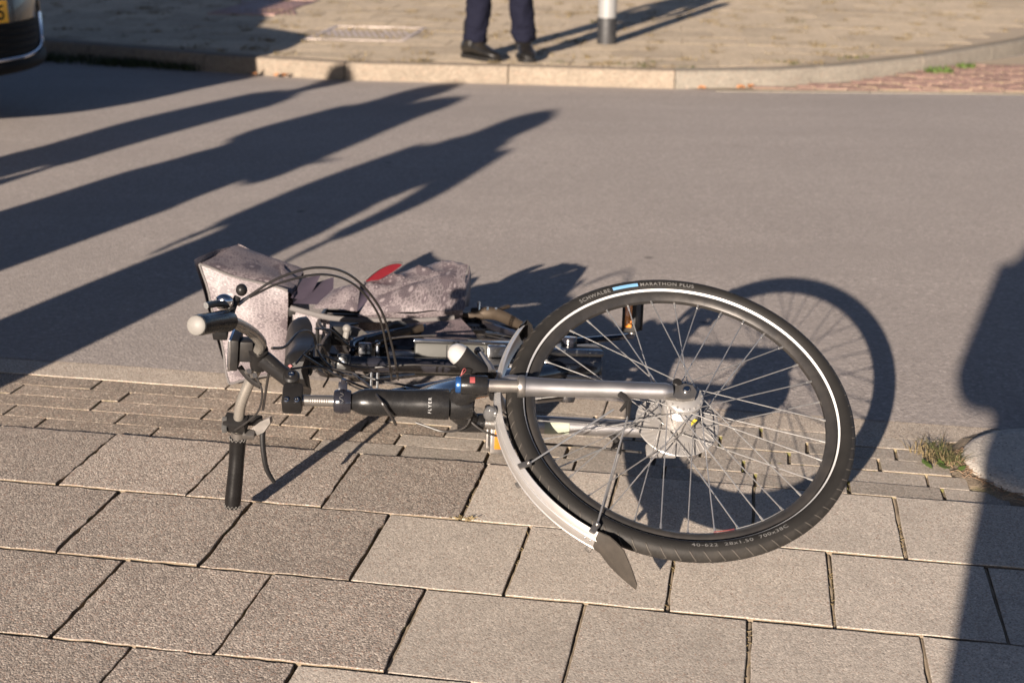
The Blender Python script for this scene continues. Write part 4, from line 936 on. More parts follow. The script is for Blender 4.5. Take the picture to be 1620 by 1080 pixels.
# kickstand on the upper side of the rear axle
m = MB(); m.tube(spline([G(-0.055, 0.985, 0.082), G(-0.118, 0.955, 0.086), G(-0.185, 0.870, 0.060), G(-0.215, 0.80, 0.045)], 5), np.interp(np.linspace(0, 1, 16), [0, .3, 1], [0.013, 0.0135, 0.0105]).tolist(), 12, flat=1.25, flatdir=bl); ks = m.build('kickstand', 'brown_metal', bike)
m = MB(); m.box(G(-0.055, 0.985, 0.080), GAX, (0.030, 0.024, 0.007), 0.004); m.build('mount_plate', 'brown_metal', ks)
m = MB(); m.tube([G(-0.112, 0.955, 0.095), G(-0.150, 0.99, 0.105)], [0.008, 0.010], 8, flat=.6, flatdir=bl); m.build('foot_tab', 'brown_metal', ks)
for q in (0, 1, 2):
    m = MB(); m.tube([G(-0.072 - .022 * q, 0.972 - .01 * q, 0.092), G(-0.072 - .022 * q, 0.972 - .01 * q, 0.104 + (0.012 if q == 0 else 0))], 0.0045, 8); m.build('bolt', 'chrome', ks)
# rack
rk = MB()
for sg in (1, -1):
    m = MB(); m.tube(spline([G(0.250, 0.60, 0.035 * sg), G(0.318, 0.72, 0.055 * sg), G(0.345, 0.90, 0.060 * sg), G(0.345, 1.22, 0.060 * sg)], 5), 0.0055, 8)
    m.tube([G(0.345, 1.02, 0.060 * sg), G(-0.05, 1.0, 0.074 * sg)], 0.005, 8); m.tube([G(0.345, 1.15, 0.060 * sg), G(-0.05, 1.0, 0.074 * sg)], 0.005, 8)
    if sg > 0: rack = m.build('rack', 'black_satin', bike)
    else: m.build('rack_side', 'black_satin', rack)
for q in (0.86, 1.0, 1.2):
    m = MB(); m.tube([G(0.346, q, -0.06), G(0.346, q, 0.06)], 0.005, 8); m.build('cross_bar', 'black_satin', rack)
# frame lock on the seat stays
m = MB(); m.lathe([(0.048, -.012), (0.070, -.012), (0.072, 0), (0.070, .012), (0.048, .012)], G(0.262, 0.70, 0.0), nrm(ba * .3 + bg_), bl, 28, close=True, arc=(-2.4, 2.4)); lk = m.build('frame_lock', 'lock_grey', bike)
m = MB(); m.box(G(0.285, 0.675, 0.050), GAX, (0.016, 0.018, 0.024), 0.006); m.build('lock_body', 'black_plastic', lk)
m = MB(); m.tube([G(0.268, 0.655, 0.030), G(0.262, 0.650, 0.066)], 0.0075, 10); m.ball(G(0.262, 0.650, 0.070), 0.011, seg=12, rings=8); m.build('lock_lever', 'cap_white', lk)
m = MB(); m.box(G(0.235, 0.64, 0.035), (nrm(ba - bl * .6), bg_, nrm(bl + ba * .6)), (0.028, 0.012, 0.007), 0.003); m.build('lock_plate', 'battery_grey', lk)
m = MB(); m.lathe([(0.010, -.008), (0.028, -.008), (0.032, 0), (0.028, .008), (0.010, .008)], G(0.140, 0.80, 0.05), nrm(bg_ + bl * .5), ba, 24, close=True); m.build('wheel_spring', 'lock_grey', rack)
m = MB(); m.tube(spline([G(0.215, 0.70, 0.020), G(0.160, 0.72, 0.045), G(0.085, 0.76, 0.060)], 4), 0.006, 8, flat=2.2, flatdir=bl); m.build('strap', 'black_satin', rack)
# cables
CB = {
 'c1': [[-0.493, 2.5, 0.53], [-0.443, 2.53, 0.556], [-0.378, 2.58, 0.564], [-0.319, 2.64, 0.532], [-0.272, 2.72, 0.444], [-0.255, 2.8, 0.336], [-0.248, 2.86, 0.236]],
 'c2': [[-0.493, 2.5, 0.527], [-0.439, 2.54, 0.545], [-0.369, 2.6, 0.545], [-0.315, 2.66, 0.508], [-0.277, 2.73, 0.428], [-0.266, 2.8, 0.329], [-0.262, 2.86, 0.236]],
 'c3': [[-0.477, 2.62, 0.386], [-0.457, 2.66, 0.377], [-0.439, 2.74, 0.382], [-0.422, 2.8, 0.358], [-0.41, 2.8, 0.313], [-0.375, 2.78, 0.285], [-0.33, 2.72, 0.293], [-0.32, 2.66, 0.317], [-0.28, 2.58, 0.321], [-0.254, 2.523, 0.314], [-0.24, 2.52, 0.294], [-0.23, 2.53, 0.272], [-0.227, 2.55, 0.254]],
 'c4': [[-0.448, 2.66, 0.329], [-0.403, 2.7, 0.32], [-0.34, 2.72, 0.303], [-0.275, 2.72, 0.284], [-0.194, 2.68, 0.285], [-0.123, 2.64, 0.287]],
 'c5': [[-0.512, 2.62, 0.327], [-0.501, 2.62, 0.293], [-0.511, 2.62, 0.252], [-0.538, 2.63, 0.223], [-0.564, 2.64, 0.202]],
 'c6': [[-0.482, 2.6, 0.341], [-0.494, 2.62, 0.293], [-0.503, 2.63, 0.251]]}
for k, r_ in (('c1', .0026), ('c2', .0024), ('c3', .0030), ('c4', .0024), ('c5', .0022), ('c6', .0028)):
    m = MB(); m.tube(spline(CB[k], 8), r_, 7); m.build('cable', 'cable_black', bike)
for pts in ([F(0.095, -0.024, -0.030), F(0.070, -0.034, -0.030), F(0.042, -0.044, -0.030), F(0.012, -0.040, -0.030), F(-0.008, -0.024, -0.028), F(-0.016, 0.002, -0.010), F(-0.018, 0.020, 0.0)],
            [F(0.012, 0.005, -0.02), F(-0.03, -0.022, -0.045), F(-0.07, -0.030, -0.060), F(-0.14, -0.026, -0.084), F(-0.25, -0.03, -0.088), F(-0.36, -0.05, -0.075)],
            [G(0.30, 0.30, 0.05), G(0.22, 0.34, 0.02), G(0.10, 0.30, 0.035), G(-0.02, 0.22, 0.045), G(-0.10, 0.33, 0.035)]):
    m = MB(); m.tube(spline(pts, 8), 0.0025, 7); m.build('cable', 'cable_black', bike)
for pts, r_ in (([G(0.335, 0.22, 0.06), G(0.25, 0.29, 0.0), G(0.15, 0.31, -0.03), G(0.02, 0.36, -0.02), G(-0.12, 0.43, 0.0)], .0028), ([G(0.325, 0.45, 0.09), G(0.29, 0.52, 0.078), G(0.24, 0.57, 0.035), G(0.15, 0.585, 0.058), G(0.05, 0.57, 0.07)], .0026),
                ([G(0.30, 0.50, 0.03), G(0.25, 0.44, -0.03), G(0.16, 0.42, -0.05), G(0.05, 0.45, -0.03), G(-0.05, 0.50, -0.02)], .0024), ([G(0.355, 0.30, 0.03), G(0.33, 0.36, 0.055), G(0.305, 0.44, 0.05), G(0.295, 0.52, -0.02), G(0.31, 0.56, -0.06)], .0026)):
    m = MB(); m.tube(spline(pts, 8), r_, 7); m.build('cable', 'cable_black', bike)
for q in (0, 1):
    m = MB(); m.tube([G(0.195 - .014 * q, 0.44, -0.045), G(0.195 - .014 * q, 0.44, -0.005)], .0032, 8); m.build('guide_pin', 'chrome', frame)
m = MB(); m.tube(spline([G(0.235, 0.60, 0.015), G(0.20, 0.62, 0.045), G(0.13, 0.66, 0.062), G(0.08, 0.70, 0.072)], 5), .0065, 8, flat=1.6, flatdir=bl); m.build('lock_arm', 'brown_metal', lk)
m = MB(); m.box(G(0.215, 0.575, 0.025), GAX, (0.016, 0.014, 0.022), 0.005); m.build('key_housing', 'black_gloss', lk)
m = MB(); m.tube(spline([F(0.01, 0.05, 0.02), F(0.004, 0.062, 0.035), F(0.0, 0.045, 0.052), F(0.012, 0.03, 0.05)], 6), 0.0010, 5); m.build('wire', 'red_label', bike)
# brake arm of the front roller brake
m = MB(); m.tube([F(-0.37, -0.02, -0.062), F(-0.405, -0.035, -0.060)], [0.007, 0.009], 10); m.box(F(-0.395, -0.060, -0.056), FAX, (0.030, 0.014, 0.006), 0.004); m.build('brake_arm', 'hub_alu', fw_)

# ------------------------------------------------------------------ pannier bags
def wob(p, amp, sc, seed=0):
    n_ = mnoise.noise_vector(Vector((p[0] * sc + seed, p[1] * sc, p[2] * sc))); return A([n_.x, n_.y, n_.z]) * amp
def quad_patch(c00, c10, c11, c01, n=14, m_=14, bulge=0.0, amp=0.004, sc=14, uvo=(0, 0), seed=0):
    c = [A(k, float) for k in (c00, c10, c11, c01)]; nn = nrm(np.cross(c[1] - c[0], c[3] - c[0]))
    w, h = np.linalg.norm(c[1] - c[0]), np.linalg.norm(c[3] - c[0]); P = []; UV = []
    for i in range(n + 1):
        r_, q_ = [], []
        for j in range(m_ + 1):
            s, t = i / n, j / m_
            p = (1 - s) * (1 - t) * c[0] + s * (1 - t) * c[1] + s * t * c[2] + (1 - s) * t * c[3]
            p = p + nn * bulge * (math.sin(math.pi * s) * math.sin(math.pi * t)) ** .6; p = p + wob(p, amp, sc, seed)
            r_.append(p); q_.append((uvo[0] + s * w, uvo[1] + t * h))
        P.append(r_); UV.append(q_)
    return P, UV
def bag_upright():
    b = A([-0.70, 3.52, 0.0]); t = thing('pannier_bag', b, 'upright floral grey pannier bag standing open behind the handlebar', 'pannier bag', 'floral pannier bags')
    # corners: front face (towards the camera) and back face
    f_tl, f_tr, f_br, f_bl = A([-0.815, 3.475, 0.327]), A([-0.578, 3.47, 0.250]), A([-0.585, 3.46, 0.035]), A([-0.742, 3.445, 0.012])
    k_tl, k_tr, k_br, k_bl = A([-0.744, 3.655, 0.332]), A([-0.565, 3.64, 0.258]), A([-0.55, 3.64, 0.015]), A([-0.70, 3.63, 0.010])
    for nm, q, bl_, uo in (('front_panel', (f_bl, f_br, f_tr, f_tl), 0.014, (0, 0)), ('back_panel', (k_br, k_bl, k_tl, k_tr), 0.012, (1, 0)), ('side_panel', (k_bl, f_bl, f_tl, k_tl), 0.008, (2, 0)), ('side_panel', (f_br, k_br, k_tr, f_tr), 0.006, (3, 0)), ('base_panel', (k_bl, k_br, f_br, f_bl), 0.004, (4, 0)), ('top_panel', (f_tl, f_tr, k_tr, k_tl), 0.006, (5, .4))):
        P, UV = quad_patch(*q, bulge=bl_ * 1.3, amp=0.013, sc=9, uvo=uo, seed=uo[0]); m = MB(); m.grid(P, UV); m.build(nm, 'bag_floral', t, smooth=70)
    # piping along the visible edges
    for p, q in ((f_tl, f_tr), (f_tl, f_bl), (f_bl, f_br)):
        m = MB(); m.tube([p + (q - p) * k / 12 + wob(p + (q - p) * k / 12, .013, 9, 0) for k in range(13)], 0.0035, 6); m.build('piping', 'bag_grey', t)
    # open flaps at the inner edge
    m = MB(); P, UV = quad_patch((-0.578, 3.475, 0.236), (-0.535, 3.49, 0.222), (-0.508, 3.56, 0.280), (-0.560, 3.58, 0.262), 8, 8, 0.006, 0.004); m.grid(P, UV); m.build('flap', 'bag_lining', t, smooth=70)
    m = MB(); P, UV = quad_patch((-0.600, 3.50, 0.262), (-0.575, 3.495, 0.236), (-0.568, 3.56, 0.262), (-0.625, 3.60, 0.292), 8, 8, 0.004, 0.003); m.grid(P, UV); m.build('flap', 'bag_floral', t, smooth=70)
    m = MB(); P, UV = quad_patch((-0.585, 3.452, 0.030), (-0.545, 3.46, 0.030), (-0.535, 3.47, 0.20), (-0.572, 3.465, 0.215), 8, 8, 0.01, 0.004); m.grid(P, UV); m.build('gusset', 'bag_grey', t, smooth=70)
    m = MB(); m.box((-0.572, 3.455, 0.205), ((1, 0, 0), (0, 1, 0), (0, 0, 1)), (0.010, 0.006, 0.012), 0.003); m.build('buckle', 'black_plastic', t)
bag_upright()
def bag_flop():
    b = A([-0.30, 3.55, 0.05]); t = thing('pannier_bag', b, 'crumpled floral pannier bag with red flap lying across the rear wheel', 'pannier bag', 'floral pannier bags')
    bl_, br_, tr_, m1 = A([-.398, 3.425, .205]), A([-.128, 3.49, .206]), A([-.124, 3.66, .284]), A([-.372, 3.455, .240])
    mid = A([-.255, 3.535, .258]); l3, t1, t2 = A([-.392, 3.545, .262]), A([-.303, 3.72, .264]), A([-.183, 3.75, .268])
    def fold(P, amp, fx, fy, ph, sharp=1.0):
        return [[A(p) + A([0, -.3, 1]) * amp * (1 - abs(math.sin(p[0] * fx + p[1] * fy + ph)) ** sharp) * math.sin(math.pi * min(1, max(0, a / (len(r_) - 1)))) for a, p in enumerate(r_)] for r_ in P]
    for nm, q, bu, uo, fd in (('front_panel', (bl_, br_, tr_, m1), .014, (0, 0), (.007, 38, 22, .4)), ('upper_panel', (m1 + A([0, .012, -.004]), tr_ + A([0, .004, -.004]), t2, l3), .010, (.6, 0), (.016, 21, 34, 1.1)), ('rear_panel', (l3, t2 + A([0, .002, -.002]), A([-.17, 3.74, .12]), A([-.40, 3.72, .12])), .01, (1.2, 0), (.004, 20, 20, 0)),
                             ('end_panel', (br_, A([-.118, 3.66, .17]), tr_ + A([.002, 0, 0]), tr_ + A([.001, -.02, -.01])), .008, (1.8, 0), (.003, 10, 20, 0)), ('base_panel', (A([-.40, 3.47, .15]), A([-.13, 3.52, .15]), br_, bl_), .004, (2.2, 0), (.003, 20, 0, 0))):
        P, UV = quad_patch(*q, 22, 18, bulge=bu, amp=.006, sc=17, uvo=uo, seed=uo[0]); P = fold(P, *fd, sharp=.55); m = MB(); m.grid(P, UV); m.build(nm, 'bag_floral', t, smooth=60)
    P, UV = quad_patch((-.512, 3.405, .228), (-.400, 3.44, .214), (-.398, 3.50, .274), (-.470, 3.50, .254), 14, 12, .012, .006, 17, (3, 0)); m = MB(); m.grid(fold(P, .008, 30, 10, .2, .6), UV); m.build('side_flap', 'bag_floral', t, smooth=60)
    P, UV = quad_patch((-.400, 3.44, .214), (-.372, 3.46, .236), (-.385, 3.53, .258), (-.398, 3.50, .272), 8, 8, -.006, .004, 17, (3.5, 0)); m = MB(); m.grid(P, UV); m.build('gusset', 'bag_lining', t, smooth=60)
    # stiff grey rim along the lower edge, dark opening at the rack side
    m = MB(); m.tube(spline([(-0.575, 3.452, 0.216), (-0.53, 3.440, 0.208), (-0.46, 3.430, 0.196), (-0.36, 3.428, 0.192), (-0.24, 3.43, 0.192), (-0.15, 3.44, 0.198)], 6), 0.0075, 8, flat=.6, flatdir=(0, 1, 0)); m.build('rim', 'bag_grey', t)
    m = MB(); P2, U2 = quad_patch((-0.575, 3.452, 0.212), (-0.470, 3.432, 0.196), (-0.475, 3.42, 0.150), (-0.56, 3.44, 0.160), 8, 8, 0.004, 0.004); m.grid(P2, U2); m.build('side_skirt', 'bag_floral', t, smooth=70)
    m = MB(); P2, U2 = quad_patch((-0.572, 3.47, 0.222), (-0.462, 3.45, 0.222), (-0.478, 3.56, 0.268), (-0.535, 3.58, 0.248), 8, 8, 0.004, 0.004); m.grid(P2, U2); m.build('opening', 'bag_lining', t, smooth=70)
    # red lined flap, lens-shaped, lit from the front
    P3 = []; N = 14
    for i in range(N + 1):
        s = i / N; base = A([-0.388 + 0.092 * s, 3.545 + 0.06 * s, 0.259 + 0.036 * s]); h = 0.024 * math.sin(math.pi * min(1, 0.10 + s * .9)) ** .7 + .002
        P3.append([base + A([0.004, -0.012, -0.5]) * h * 0.7, base + A([0.0, 0.012, 0.25]) * h, base + A([-0.008, 0.02, 0.8]) * h])
    m = MB(); m.grid(P3); m.build('flap_lining', 'bag_red', t, smooth=70)
    m = MB(); m.grid([[A(p) + A([-.001, .0045, .001]) for p in r_] for r_ in P3]); m.tube([r_[-1] for r_ in P3], 0.0032, 6); m.build('flap', 'bag_grey', t, smooth=70)
bag_flop()
# lower bag's cloth showing between wheel and seat tube
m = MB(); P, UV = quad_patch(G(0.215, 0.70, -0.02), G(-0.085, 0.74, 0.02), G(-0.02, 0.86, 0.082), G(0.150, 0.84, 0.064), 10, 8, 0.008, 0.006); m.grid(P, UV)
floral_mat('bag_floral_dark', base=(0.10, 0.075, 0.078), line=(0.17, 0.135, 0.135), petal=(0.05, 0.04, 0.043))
m.build('bag_cloth', 'bag_floral_dark', bike, smooth=70)

# ------------------------------------------------------------------ people
def remesh(o, vox=0.014, sm=6):
    md = o.modifiers.new('remesh', 'REMESH'); md.mode = 'VOXEL'; md.voxel_size = vox; md.use_smooth_shade = True
    ms = o.modifiers.new('smooth', 'SMOOTH'); ms.factor = 0.5; ms.iterations = sm
def person(base, heading, H, coat, trouser, label, arms='down', group=None, foot=((-.11, 0.0, 12), (.11, 0.0, -12)), detail=False, lean=0.0, bulk=0.0, coat_len=0.0, hood=False):
    b = A(base, float); t = thing('person', b, label, 'person', group)
    X = A([math.cos(heading), math.sin(heading), 0]); Y = A([-math.sin(heading), math.cos(heading), 0]); k = H / 1.75
    def L(x, y, z): return b + (X * x + Y * (y + lean * max(0, z - .9)) + Z * z) * k
    hipz, kz = 0.92, 0.49
    feet = []
    for (fx, fy, ang), sx in zip(foot, (-1, 1)): feet.append((fx, fy, math.radians(ang)))
    legs = [[L(.09 * sx, 0, hipz), L(.5 * (.09 * sx + fx), .02 + fy * .5, kz), L(fx, fy - .01, 0.10)] for (fx, fy, an), sx in zip(feet, (-1, 1))]
    if arms == 'camera': AR = [[L(.19 * sx, 0, 1.42), L(.262 * sx, .02, 1.10), L(.10 * sx, .27, 1.26)] for sx in (-1, 1)]
    elif arms == 'akimbo': AR = [[L(.19 * sx, 0, 1.42), L(.40 * sx, -.04, 1.17), L(.20 * sx, .08, 1.00)] for sx in (-1, 1)]
    elif arms == 'hip': AR = [[L(.19 * sx, 0, 1.42), L((.29 if sx > 0 else .24) * sx, -.02, 1.14), L((.28 if sx > 0 else .24) * sx, .08, 0.90)] for sx in (-1, 1)]
    elif arms == 'folded': AR = [[L(.19 * sx, 0, 1.42), L(.26 * sx, .05, 1.13), L(-.10 * sx, .17, 1.19)] for sx in (-1, 1)]
    else: AR = [[L(.19 * sx, 0, 1.42), L(.25 * sx, -.02, 1.13), L(.25 * sx, .06, 0.88)] for sx in (-1, 1)]
    def limb(m, p, r, n=5): m.tube(spline(p, n), np.interp(np.linspace(0, 1, n * (len(p) - 1) + 1), np.linspace(0, 1, len(r)), r).tolist(), 14)
    def torso(m, gro):
        for z, rx, ry in ((.93, .165, .115), (1.02, .15, .105), (1.15, .15, .105), (1.28, .17, .115), (1.38, .165, .11)): m.ball(L(0, 0, z), (rx + gro, ry + gro, .10 + gro), (X * k, Y * k, Z * k))
        m.tube([L(-.17, 0, 1.40), L(.17, 0, 1.40)], .06 * k + gro, 12)
    # body: one continuous surface
    m = MB(); torso(m, 0)
    for p in legs: limb(m, p, [.085 * k, .065 * k, .055 * k, .05 * k, .042 * k])
    for p in AR: limb(m, p, [.05 * k, .044 * k, .04 * k, .034 * k, .027 * k])
    for (fx, fy, an), sx in zip(feet, (-1, 1)):
        dx, dy = -math.sin(an), math.cos(an); m.tube([L(fx, fy, .06), L(fx + dx * .03, fy + dy * .03, .045), L(fx + dx * .12, fy + dy * .12, .036)], [.03 * k, .026 * k, .017 * k], 10)
    m.tube([L(0, 0, 1.42), L(0, .01, 1.56)], .055 * k, 12)
    m.ball(L(0, .015, 1.645), (.076 * k, .096 * k, .115 * k), (X, Y, Z), 18, 12); m.ball(L(0, .045, 1.585), (.052 * k, .06 * k, .05 * k), (X, Y, Z))
    m.tube([L(0, .10, 1.65), L(0, .118, 1.615)], [.010 * k, .016 * k], 8)
    for sx in (-1, 1): m.ball(L(.078 * sx, .0, 1.635), (.014 * k, .02 * k, .03 * k), (X, Y, Z), 8, 6)
    for p in AR:                                                 # palms with five fingers
        d = nrm(p[2] - p[1]); s_ = nrm(np.cross(d, Y) + 1e-6); w_ = nrm(np.cross(d, s_)); c = p[2] + d * .05 * k
        m.ball(c, (.048 * k, .036 * k, .018 * k), (d, w_, s_), 10, 7)
        for q in range(4): f0 = c + d * .035 * k + w_ * (q - 1.5) * .019 * k; m.tube([f0, f0 + d * .035 * k + s_ * .006 * k, f0 + d * (.058 - .006 * abs(q - 1.4)) * k + s_ * .02 * k], [.0095 * k, .009 * k, .007 * k], 8)
        m.tube([c + w_ * .03 * k, c + w_ * .05 * k + d * .02 * k, c + w_ * .052 * k + d * .045 * k], [.011 * k, .010 * k, .008 * k], 8)
    o = m.build('body', 'skin', t); remesh(o, 0.010 if not detail else 0.012, 3)
    m = MB(); torso(m, .022 + bulk)
    if coat_len:
        m.tube([L(0, 0, 1.0), L(0, 0, .8), L(0, 0, coat_len)], [(.165 + bulk) * k, (.185 + bulk) * k, (.20 + bulk) * k], 18, flat=.75, flatdir=Y)
    for p in AR: limb(m, [p[0], p[1], p[1] + (p[2] - p[1]) * .93], [(.068 + bulk * .5) * k, (.06 + bulk * .5) * k, (.056 + bulk * .5) * k, .05 * k, .045 * k])
    m.tube([L(0, 0, 1.40), L(0, 0, 1.50)], .075 * k, 12); o = m.build('jacket', coat, t); remesh(o, 0.016, 4)
    m = MB(); m.ball(L(0, 0, .92), (.185 * k, .135 * k, .13 * k), (X, Y, Z))
    for p, (fx, fy, an) in zip(legs, feet):
        path = spline([p[0], p[1], L(fx, fy - .015, .115 if detail else 0.07)], 22); n = len(path); rr = []
        for i in range(n):
            s = i / (n - 1); r_ = np.interp(s, [0, .45, .62, .85, 1], [.108, .084, .084, .080, .078]) * k
            if detail and s > .55: r_ += 0.004 * math.sin(s * 70 + fx * 40) * (s - .5) + (0.006 * math.sin(s * 118 + 1.3) if s > .82 else 0)
            rr.append(r_)
        m.tube(path, rr, 20, flat=1.08, flatdir=Y)
    o = m.build('trousers', trouser, t); remesh(o, 0.011 if detail else 0.016, 2)
    if detail:
        tx = bpy.data.textures.new('folds', 'CLOUDS'); tx.noise_scale = 0.07; tx.noise_depth = 2
        dm = o.modifiers.new('folds', 'DISPLACE'); dm.texture = tx; dm.strength = 0.035; dm.mid_level = 0.5
    for (fx, fy, an), sx in zip(feet, (-1, 1)):
        dx, dy = -math.sin(an), math.cos(an); R = X * dy - Y * dx; D = X * dx + Y * dy
        kb_ = k * (1.2 if detail else 1.0)
        R = nrm(X * math.cos(an) + Y * math.sin(an)); D = nrm(-X * math.sin(an) + Y * math.cos(an)); c = L(fx, fy, 0)
        rows = []
        for s, hw, z1 in ((-.095, .022, .09), (-.085, .034, .10), (-.05, .041, .12), (0, .040, .125), (.04, .041, .105), (.09, .047, .080), (.13, .049, .066), (.165, .043, .056), (.188, .028, .045), (.196, .012, .034)):
            ring = []
            for q in range(16):
                th = 2 * math.pi * q / 16; y_ = math.sin(th); ring.append(c + D * s * kb_ + R * hw * math.cos(th) * kb_ * (1 if y_ > -.3 else .97) + Z * kb_ * max(0.018, .018 + (z1 - .018) * .5 * (1 + y_)))
            rows.append(ring)
        m = MB(); m.grid(rows, closed=True); m.f.append(tuple(range(16))); m.f.append(tuple(len(m.v) - 16 + q for q in range(16))[::-1])
        m.tube([c + Z * .07 * kb_ - D * .02 * kb_, c + Z * .13 * kb_ - D * .025 * kb_, c + Z * .20 * kb_ - D * .015 * kb_], [.048 * kb_, .050 * kb_, .054 * kb_], 16)
        bt_ = m.build('boot', 'boot_black', t, smooth=60)
        sole = [(-.10, -.02), (-.10, .02), (-.07, .038), (0, .04), (.05, .043), (.11, .053), (.16, .049), (.195, .028), (.203, 0), (.195, -.028), (.16, -.049), (.11, -.053), (.05, -.043), (0, -.04), (-.07, -.038)]
        m = MB(); m.prism([(p * kb_, q * kb_) for p, q in sole[::-1]], c, D, R, Z, 0.0, 0.022 * kb_); m.build('sole', 'black_plastic', bt_)
    if hood:
        m = MB(); m.ball(L(0, -.02, 1.63), (.135 * k, .145 * k, .145 * k), (X, Y, Z), 16, 10); m.tube([L(0, 0, 1.38), L(0, -.01, 1.58)], [.17 * k, .125 * k], 14); o = m.build('hood', coat, t); remesh(o, .016, 4)
    m = MB(); rows = []
    for i in range(7):
        ph = i / 6 * 1.75
        rows.append([L(.082 * math.sin(ph) * math.cos(q), -.002 + .103 * math.sin(ph) * math.sin(q) - (.02 if math.sin(q) < 0 else 0) * math.sin(ph), 1.66 + .112 * math.cos(ph) - (.0 if math.sin(q) < .4 else -.03) * math.sin(ph)) for q in np.linspace(0, 2 * math.pi, 19)[:-1]])
    m.grid(rows, closed=True); m.build('hair', 'hair', t, smooth=80)
    return t
person((-0.100, 9.80, FZ), math.radians(180), 1.80, 'jacket_dark', 'trouser_navy', 'person in navy trousers and black boots standing at the far kerb', detail=True,
       foot=((-0.158, 0.045, 8), (0.172, 0.065, 42)))
GRP = 'bystanders beside the camera who cast shadows on the road'
person((-3.46, 3.33, 0), math.radians(-70), 1.74, 'coat_blue', 'jeans', 'bystander farthest from the camera, casting the upper long shadow on the road', 'down', GRP, bulk=.01, coat_len=.12)
person((-2.83, 2.84, 0), math.radians(-60), 1.74, 'coat_green', 'jeans', 'bystander whose shadow overlaps another in the broad middle shadow', 'folded', GRP, bulk=.0, coat_len=.12, hood=True)
person((-2.72, 2.36, 0), math.radians(-75), 1.70, 'jacket_dark', 'trouser_navy', 'second bystander of the broad double shadow on the road', 'folded', GRP, bulk=.0, coat_len=.12, hood=True)
person((-2.13, 1.90, 0), math.radians(-20), 1.68, 'coat_red', 'jeans', 'bystander nearest the bicycle casting the lower long shadow', 'hip', GRP, bulk=.02, coat_len=.15, hood=True)
person((0.055, -0.42, 0), math.radians(0), 1.72, 'jacket_dark', 'jeans', 'photographer standing behind the camera, shadow falling at the right edge', 'camera', bulk=.055, coat_len=.35)

